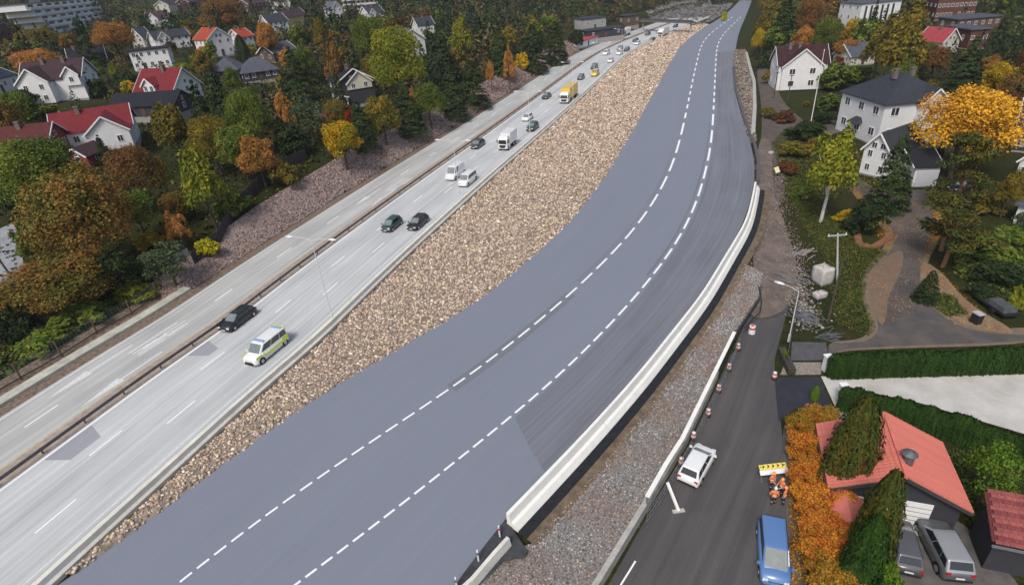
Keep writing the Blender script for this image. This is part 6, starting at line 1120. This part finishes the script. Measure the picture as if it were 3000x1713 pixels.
def person(label, loc, rz, pose, helmet, hold=None):
    """one continuous skinned figure, 1.78 m, facing +y"""
    t = thing('person', label, 'person', loc, rz, 'road workers in orange beside the barrier board'); A = pose
    V = [(0,0,0.95), (0,0.01,1.12), (0,0.0,1.36), (0,0.0,1.50), (0,0.03,1.60), (0,0.04,1.70)]; Rr = [0.155, 0.145, 0.175, 0.06, 0.085, 0.09]; E = [(0,1),(1,2),(2,3),(3,4),(4,5)]
    def chain(start, pts, rads):
        k = start
        for p, r in zip(pts, rads): V.append(p); Rr.append(r); E.append((k, len(V)-1)); k = len(V)-1
        return k
    ends = []
    for s in (-1, 1):
        st = A['step']*s; chain(0, [(s*0.10, 0, 0.88), (s*0.11, 0.03+st*0.5, 0.50), (s*0.11, -0.02+st, 0.09), (s*0.12, 0.14+st, 0.05)], [0.105, 0.07, 0.05, 0.045])
        el, ha = A['arm'][0 if s < 0 else 1]; w_ = chain(2, [(s*0.20, 0, 1.41), (s*0.24+s*el[0], el[1], 1.14+el[2]), (s*0.22+s*ha[0], ha[1], 0.92+ha[2])], [0.07, 0.05, 0.036]); ends.append(w_)
        hp = np.array(V[w_]); el_ = np.array(V[w_-1]); dr = (hp-el_)/np.linalg.norm(hp-el_); sd = np.array([1.0, 0, 0]) if abs(dr[0]) < 0.8 else np.array([0, 1.0, 0]); pal = chain(w_, [tuple(hp+dr*0.07)], [0.034]); pb = hp+dr*0.07
        for k, (o, ln) in enumerate(((-0.03, 0.075), (-0.01, 0.085), (0.01, 0.08), (0.03, 0.065))): chain(pal, [tuple(pb+sd*o+dr*ln*0.5), tuple(pb+sd*o+dr*ln+np.array([0, 0.02, 0]))], [0.010, 0.009])
        chain(w_, [tuple(hp+sd*-0.045*s+dr*0.05), tuple(hp+sd*-0.06*s+dr*0.09)], [0.011, 0.009])
    me = bpy.data.meshes.new('body'); me.from_pydata(V, E, []); o = link('body', me, t); md = o.modifiers.new('skin', 'SKIN'); md.use_smooth_shade = True
    for i, sv in enumerate(me.skin_vertices[0].data): sv.radius = (Rr[i], Rr[i]*0.8 if i < 3 else Rr[i]); sv.use_root = (i == 0)
    su = o.modifiers.new('sub', 'SUBSURF'); su.levels = su.render_levels = 1
    dg = bpy.context.evaluated_depsgraph_get(); ev = bpy.data.meshes.new_from_object(o.evaluated_get(dg)); o.modifiers.clear(); o.data = ev; ev.materials.clear()
    for m in (m_trou, m_vest, m_skin, m_refl): ev.materials.append(m)
    for p in ev.polygons:
        z = p.center.z; ax = abs(p.center.x); dh = min((p.center-Vector(V[e])).length for e in ends)
        p.material_index = 2 if (z > 1.50 or dh < 0.16) else (1 if (z > 0.86) else (3 if 0.38 < z < 0.44 else 0))
        if p.material_index == 1 and 1.05 < z < 1.11 and ax < 0.2: p.material_index = 3
    hm = MB(); hm.loft([[(math.cos(a)*r, 0.04+math.sin(a)*r*1.12, z) for a in np.linspace(0, 2*math.pi, 13)[:-1]] for r, z in ((0.135, 1.715), (0.115, 1.72), (0.11, 1.78), (0.08, 1.83), (0.02, 1.85))]); hm.build('helmet', helmet, t, True)
    fc = MB().box((0, 0.135, 1.655), (0.028, 0.035, 0.04), taper=0.6).build('nose', m_skin, t)
    for s in (-1, 1): MB().box((s*0.032, 0.122, 1.68), (0.022, 0.012, 0.014)).build('eye', M_BLK, t)
    MB().box((0, 0.12, 1.615), (0.05, 0.012, 0.012)).build('mouth', mat('lips', (0.3, 0.12, 0.1), 0.6), t)
    return t
rel = ((0.02, 0.0, 0.0), (0.0, 0.06, 0.0)); fwd = ((0.02, -0.02, 0.0), (-0.06, 0.30, 0.16)); hip_ = ((0.12, -0.08, 0.0), (-0.04, 0.06, 0.06))
for (u, v), rz, st, arms, hl, lb in (((2257,1432), -160, 0.06, (rel, fwd), m_hel, 'road worker in orange standing closest to the barrier board'), ((2284,1450), 110, 0.0, (fwd, fwd), m_hel, 'road worker in orange in the middle of the group, arms forward'), ((2263,1478), -20, 0.1, (hip_, rel), m_wp, 'road worker in orange at the lower left of the group'), ((2294,1476), 40, 0.05, (rel, rel), m_hel, 'road worker in orange nearest the verge')):
    q = g(u, v, -1.56); person(lb, (q[0], q[1], -1.565), R_(rz), dict(step=st, arm=arms), hl)
# ------------------------------------------------------------------ construction debris beside the dirt track
m_plk = mat('grey_timber', (0.28, 0.25, 0.23), 0.9, 0.25, 3)
def pile(name, label, u, v, n_, L, spread, m, seed, cat='pile', w_=0.16, dirz=0.5):
    rg_ = random.Random(seed); q = hit(u, v); t = thing(name, label, cat, q); base = MB().box((0, 0, 0), (1, w_, w_*0.5)).mesh('plank', m)
    for i in range(n_):
        o = link('plank', base, t, (rg_.gauss(0, spread), rg_.gauss(0, spread*0.7), 0.03+0.02*i*0.5+rg_.uniform(0, 0.08)), scale=(L*rg_.uniform(0.3, 0.75), 0.8, 0.8)); o.rotation_euler = (rg_.uniform(-0.1, 0.1), rg_.uniform(-0.12, 0.12), dirz+rg_.gauss(0, 0.3))
    return t
pile('timber_pile', 'heap of pale broken boards beside the dirt track', 2350, 745, 40, 1.7, 0.75, m_plk, 1); pile('scaffold_pile', 'heap of grey scaffold tubes and steel frames by the driveway', 2355, 935, 40, 2.6, 0.7, m_steel, 2, w_=0.06, dirz=1.9); pile('scaffold_pile', 'flat stack of steel fence frames on the grass edge', 2440, 985, 18, 3.0, 0.9, m_steel, 3, w_=0.05, dirz=0.1); pile('timber_pile', 'scattered grey boards and rubble along the dirt track', 2320, 825, 30, 2.2, 1.1, mat('dark_rubble', (0.16, 0.16, 0.165), 0.9, 0.4, 4), 4, dirz=2.2)
rg = np.random.default_rng(79); _tr = np.array([hit(u, v)[:2] for u, v in ((2250,460),(2240,560),(2245,650),(2275,740),(2285,830),(2265,900))]); _tr = resample(_tr, 400); n_g = 4200; i_ = rg.integers(0, 400, n_g); Q = _tr[i_]+rg.choice([-1, 1], n_g)[:, None]*np.abs(rg.normal(2.2, 0.9, n_g))[:, None]*normals(_tr)[i_]; stones('track_rubble', np.array([(a, b, T(a, b)+0.14) for a, b in Q]), rg.uniform(0.04, 0.13, n_g), pick(['6d645e', '857b74', '544c47', '7a6a5e', '968c84', '5f5148'], n_g, rg, 0.3), m_stone, 80)
rg = np.random.default_rng(77); q0, q1 = hit(2290,730)[:2], hit(2375,960)[:2]; n_g = 1200; tt = rg.uniform(0, 1, n_g); Q = q0+(q1-q0)*tt[:, None]+rg.normal(0, 0.8, (n_g, 2)); stones('debris', np.array([(a, b, T(a, b)+0.05) for a, b in Q]), rg.uniform(0.05, 0.2, n_g), pick(['8a8680', '6d6a68', 'a6a19b', '595552', '7a6a5e'], n_g, rg, 0.3), m_stone, 78)
def sack(name, label, u, v, d, tilt=0.0):
    q = hit(u, v); t = thing(name, label, 'block', q, R_(15)); bm = bmesh.new(); bmesh.ops.create_cube(bm, size=1.0); bmesh.ops.subdivide_edges(bm, edges=bm.edges[:], cuts=4, use_grid_fill=True)
    for w_ in bm.verts: r = w_.co.copy(); k = 1+0.10*(0.5-abs(r.z))*2; w_.co = Vector((r.x*d[0]*k*random.uniform(0.96, 1.04), r.y*d[1]*k*random.uniform(0.96, 1.04), (r.z+0.5)*d[2]*random.uniform(0.95, 1.05)))
    me = bpy.data.meshes.new('sack'); bm.to_mesh(me); bm.free(); me.materials.append(mat('white_sack', (0.46, 0.435, 0.41), 0.9, 0.16, 3)); me.polygons.foreach_set('use_smooth', [True]*len(me.polygons)); link('sack_body', me, t)
    [MB().tube([(x*d[0]*0.4, -d[1]*0.4, d[2]*0.95), (x*d[0]*0.2, 0, d[2]*1.12), (x*d[0]*0.4, d[1]*0.4, d[2]*0.95)], 0.03, 5).build('loop', m_plk, t) for x in (-1, 1)]; return t
sack('bulk_sack', 'tall pale bulk bag of stacked blocks beside the grass bank', 2405, 830, (1.5, 1.7, 2.2)); sack('bulk_sack', 'small pale bulk bag below the tall one', 2400, 872, (1.3, 0.8, 0.7)); sack('bulk_sack', 'small pale bag on the dirt beside black hose', 2258, 452, (0.8, 0.6, 0.5))
sf = thing('site_gate', 'dark steel site fence frames standing along the driveway mouth', 'fence'); FP = [hit(*q) for q in ((2300,1078),(2312,1010),(2326,945),(2336,890))]
for a, b in zip(FP[:-1], FP[1:]):
    w_ = MB(); [w_.bar(a+[0, 0, h], b+[0, 0, h], 0.05) for h in (0.2, 1.0, 1.9)]; [w_.bar(a+(b-a)*t+[0, 0, 0.1], a+(b-a)*t+[0, 0, 1.95], 0.03) for t in np.linspace(0, 1, 10)]; w_.build('frame_panel', m_darksteel, sf)
tb = thing('planter_box', 'dark planter box at the corner of the black driveway', 'planter', hit(2302,1066), R_(80)); MB().box((0, 0, 0.35), (3.6, 0.7, 0.7)).build('box', mat('dark_timber', (0.05, 0.045, 0.04), 0.9, 0.3), tb); pl_ = link('plant', CR['bush'][0], tb, (0.6, 0, 0.8), scale=(0.9, 0.35, 0.3)); set_col(pl_, 'green')
for (u, v), lb in (((2418,1085), 'white gate pillar at the upper corner of the gravel court'), ((2462,1172), 'white gate pillar at the head of the slanting hedge')):
    t = thing('gate_pillar', lb, 'pillar', hit(u, v)); MB().box((0, 0, 0.8), (0.55, 0.55, 1.6)).build('shaft', M_TRIM, t); MB().box((0, 0, 1.66), (0.7, 0.7, 0.12)).build('cap', M_TRIM, t)
bn = thing('wheelie_bin', 'black wheelie bin with pale lid on the brown verge', 'bin', hit(2856,948), R_(10)); MB().box((0, 0, 0.6), (0.62, 0.75, 1.1), taper=1.12).build('body', M_BLK, bn); MB().box((0, 0, 1.2), (0.74, 0.9, 0.1)).build('lid', mat('grey_lid', (0.4, 0.4, 0.42), 0.5), bn); [MB().tube([(s*0.3-0.03, 0.36, 0.12), (s*0.3+0.03, 0.36, 0.12)], 0.12, 10).build('wheel', M_TYRE, bn) for s in (-1, 1)]
x, y, a = heading((2890,890), (2955,935), -1.58); tr_ = thing('trailer', 'dark flat trailer with grey load under the tree at right', 'trailer', (x, y, -1.58), a); MB().box((0, 0, 0.6), (3.6, 1.7, 0.2)).build('bed', M_BLK, tr_); MB().box((-0.2, 0, 0.95), (2.6, 1.5, 0.45), taper=0.85).build('load', mat('grey_tarp', (0.07, 0.075, 0.08), 0.7, 0.4, 2), tr_); MB().bar((1.8, 0, 0.55), (3.0, 0, 0.45), 0.1).build('drawbar', m_steel, tr_); [MB().tube([(-0.3, s*0.95-0.1, 0.32), (-0.3, s*0.95+0.1, 0.32)], 0.32, 14).build('wheel', M_TYRE, tr_) for s in (-1, 1)]
sn = thing('site_sign', 'pale yellow square sign board beside the construction fence', 'sign', hit(2273,520), R_(30)); MB().box((0, 0, 1.3), (1.1, 0.06, 1.0), M=Matrix.Rotation(R_(-35), 3, 'X')).build('board', mat('pale_yellow', (0.72, 0.70, 0.45), 0.6, 0.03), sn); MB().tube([(0, 0.1, 0), (0, 0.05, 1.3)], 0.04, 6).build('post', m_steel, sn)
bb = thing('garden_bed', 'curved red-brown planting bed on the grass beside the driveway', 'planting bed', hit(2555,718)); P = resample(np.array([hit(*q)[:2] for q in ((2510,690),(2518,722),(2560,725),(2612,695))]), 14); me = sweep('edging', P, [(0.5, -1.7), (0.4, -1.35), (-0.4, -1.35), (-0.5, -1.7)], mat('rust_mulch', (0.20, 0.09, 0.05), 0.95, 0.4, 4)); me.parent = bb; me.matrix_parent_inverse = Matrix.Translation(-Vector(hit(2555,718)))
tk = thing('leaning_trunk', 'bare leaning brown trunk beside the garden path', 'trunk', hit(2755,735)); MB().tube([(0, 0, -0.2), (0.5, 0.6, 2.0), (1.3, 1.4, 4.4)], [0.28, 0.24, 0.16], 9).build('stem', M_PINEB, tk)
# bridge over the far motorway
br_ = thing('bridge', 'low dark bridge crossing the far end of the motorway', 'bridge'); a, b = g(1880,62,4.5), g(2030,68,4.5); MB().bar((*a[:2], 4.6), (*b[:2], 4.6), 4.0, 0.5).build('deck', mat('bridge_concrete', (0.13, 0.12, 0.12), 0.9, 0.2), br_)
for f in (0.03, 0.97): p = a+(b-a)*f; MB().tube([(p[0], p[1], -0.5), (p[0], p[1], 4.4)], 0.4, 10).build('pier', m_conc2, br_)
for s in (-1.9, 1.9): MB().bar((a[0], a[1]+s, 5.2), (b[0], b[1]+s, 5.2), 0.1, 0.7).build('parapet', m_darksteel, br_)
# rough ground of the far works area beside the end of the roads
rg = np.random.default_rng(55); patch('works_ground', [(1905,58),(2000,70),(2060,76),(2110,48),(2140,22),(2148,8),(1960,6),(1890,34)], mat('works_earth', (0.09, 0.088, 0.09), 0.95, 0.5, 0.12, 0.1, 1.0, col2=(0.19, 0.185, 0.185), detail=8), 0.15, step=3.0)
Q = np.array([hit(u, v)[:2] for u, v in zip(rg.uniform(1885, 2130, 900), rg.uniform(6, 72, 900)) if in_px(u, v, [(1905,58),(2000,70),(2060,76),(2110,48),(2140,22),(2148,8),(1960,6),(1890,34)])])
stones('works_rubble', np.array([(a, b, T(a, b)+0.2) for a, b in Q]), rg.uniform(0.3, 1.0, len(Q)), pick(['5d5854', '45413f', '6e6964', '3a3634', '7c766f', '50463e'], len(Q), rg, 0.3), m_stone, 56)
# grass on the banks right of the dirt track, and fallen leaves
def poly_region(poly):
    W = np.array([hit(*q)[:2] for q in poly])
    def f(X, Y):
        r = np.zeros(len(X), bool)
        for i in range(len(W)):
            a, b = W[i], W[i-1]; c = ((a[1] > Y) != (b[1] > Y)); r ^= c & (X < (b[0]-a[0])*(Y-a[1])/((b[1]-a[1]) or 1e-9)+a[0])
        return r
    return f, (W[:, 0].min(), W[:, 0].max(), W[:, 1].min(), W[:, 1].max())
GC = ['3c5220', '4c6426', '2c3e18', '5c6a2c', '6a6230', '30401c']
for i, (poly, n_, cols, sz) in enumerate([([(2300,560),(2345,650),(2420,770),(2452,950),(2545,985),(2560,960),(2530,880),(2535,810),(2600,740),(2500,700),(2400,600),(2330,520)], 9000, GC+['6f6230', '5a4a28'], (0.04, 0.10)), ([(2262,420),(2300,560),(2400,600),(2500,560),(2480,470),(2400,400),(2300,380)], 9000, GC+['6a5a2c', '4a3a22', '3a3420'], (0.05, 0.14)), ([(2720,890),(2780,930),(2830,920),(2790,870),(2740,860)], 700, GC, (0.05, 0.13)), ([(2830,1500),(2760,1330),(2900,1330),(3000,1420),(2910,1450),(2905,1640),(2870,1590)], 3500, GC, (0.05, 0.14)), ([(1748,1713),(1880,1505),(1870,1480),(1790,1580),(1715,1713)], 900, ['5c7a22', '4a661e', '6f7c2c'], (0.04, 0.1)), ([(2440,420),(2640,440),(2640,560),(2520,560),(2440,500)], 1500, GC+['8a6a20', '9a7a1e'], (0.06, 0.18)), ([(2790,700),(3000,680),(3000,900),(2900,880),(2800,800)], 2500, GC, (0.1, 0.3))]):
    f, bx_ = poly_region(poly); cover('grass', n_, f, cols, 60+i, sz, bx_)
for i, (poly, n_) in enumerate([([(2490,545),(2560,625),(2620,700),(2660,760),(2700,800),(2740,690),(2745,620),(2680,580),(2560,560)], 1300), ([(2545,800),(2560,880),(2590,960),(2720,900),(2690,820),(2640,740)], 500), ([(2310,1240),(2340,1240),(2368,1713),(2312,1713)], 1200), ([(2488,545),(2515,560),(2575,625),(2630,700),(2600,735),(2575,700),(2530,620)], 2200), ([(2730,600),(2800,600),(2775,640),(2750,700),(2725,720),(2735,660)], 1800), ([(2735,640),(2760,700),(2720,760),(2705,740)], 500), ([(2690,760),(2760,800),(2860,900),(2980,985),(2800,955),(2720,890)], 800)]):
    f, bx_ = poly_region(poly); rg = np.random.default_rng(90+i); P = []
    while len(P) < n_: X, Y = rg.uniform(bx_[0], bx_[1], 3000), rg.uniform(bx_[2], bx_[3], 3000); k = f(X, Y); P += [(a, b, T(a, b)+0.085) for a, b in zip(X[k], Y[k])]
    P = np.array(P[:n_]); V, F = leaf_quads(P, rg.normal(0, 0.15, P.shape)+[0, 0, 1], rg.uniform(0.04, 0.1, n_), rg); cc_ = np.repeat(pick(['b5841c', '9a5a1a', 'c49a2a', '7a4a1c'], n_, rg, 0.25), 4, 0); tag(link('leaves', np_mesh('fallen_leaves', V, F, MATS['far_leaves'], {'col': np.c_[cc_, np.ones(len(cc_))]})), kind='stuff')

# thin damp air over the whole valley
_hz = MB().box((0, 1300, 160), (7200, 3000, 340)).build('haze', mat('_tmp', (0.8, 0.8, 0.8)))
_hm = bpy.data.materials.new('haze'); _hm.use_nodes = True; _nn = _hm.node_tree.nodes; _nn.clear(); _vo = _nn.new('ShaderNodeVolumePrincipled'); _vo.inputs['Color'].default_value = (0.86, 0.9, 0.96, 1); _vo.inputs['Density'].default_value = 0.00014; _mo = _nn.new('ShaderNodeOutputMaterial'); _hm.node_tree.links.new(_vo.outputs[0], _mo.inputs['Volume'])
_hz.data.materials.clear(); _hz.data.materials.append(_hm); tag(_hz, kind='stuff')
# ------------------------------------------------------------------ tell look-alike trees apart by their order from the left
_by = {}
for o in list(COL.objects):
    if o.parent is None and o.get('group') and o.get('label'): _by.setdefault(o['label'], []).append(o)
_ORD = ['first', 'second', 'third', 'fourth', 'fifth', 'sixth', 'seventh', 'eighth', 'ninth', 'tenth']
for lb, os_ in _by.items():
    if 1 < len(os_) <= 10:
        os_.sort(key=lambda o: proj(*o.location)[0])
        for o, w_ in zip(os_, _ORD): o['label'] = lb+', '+w_+' from left'
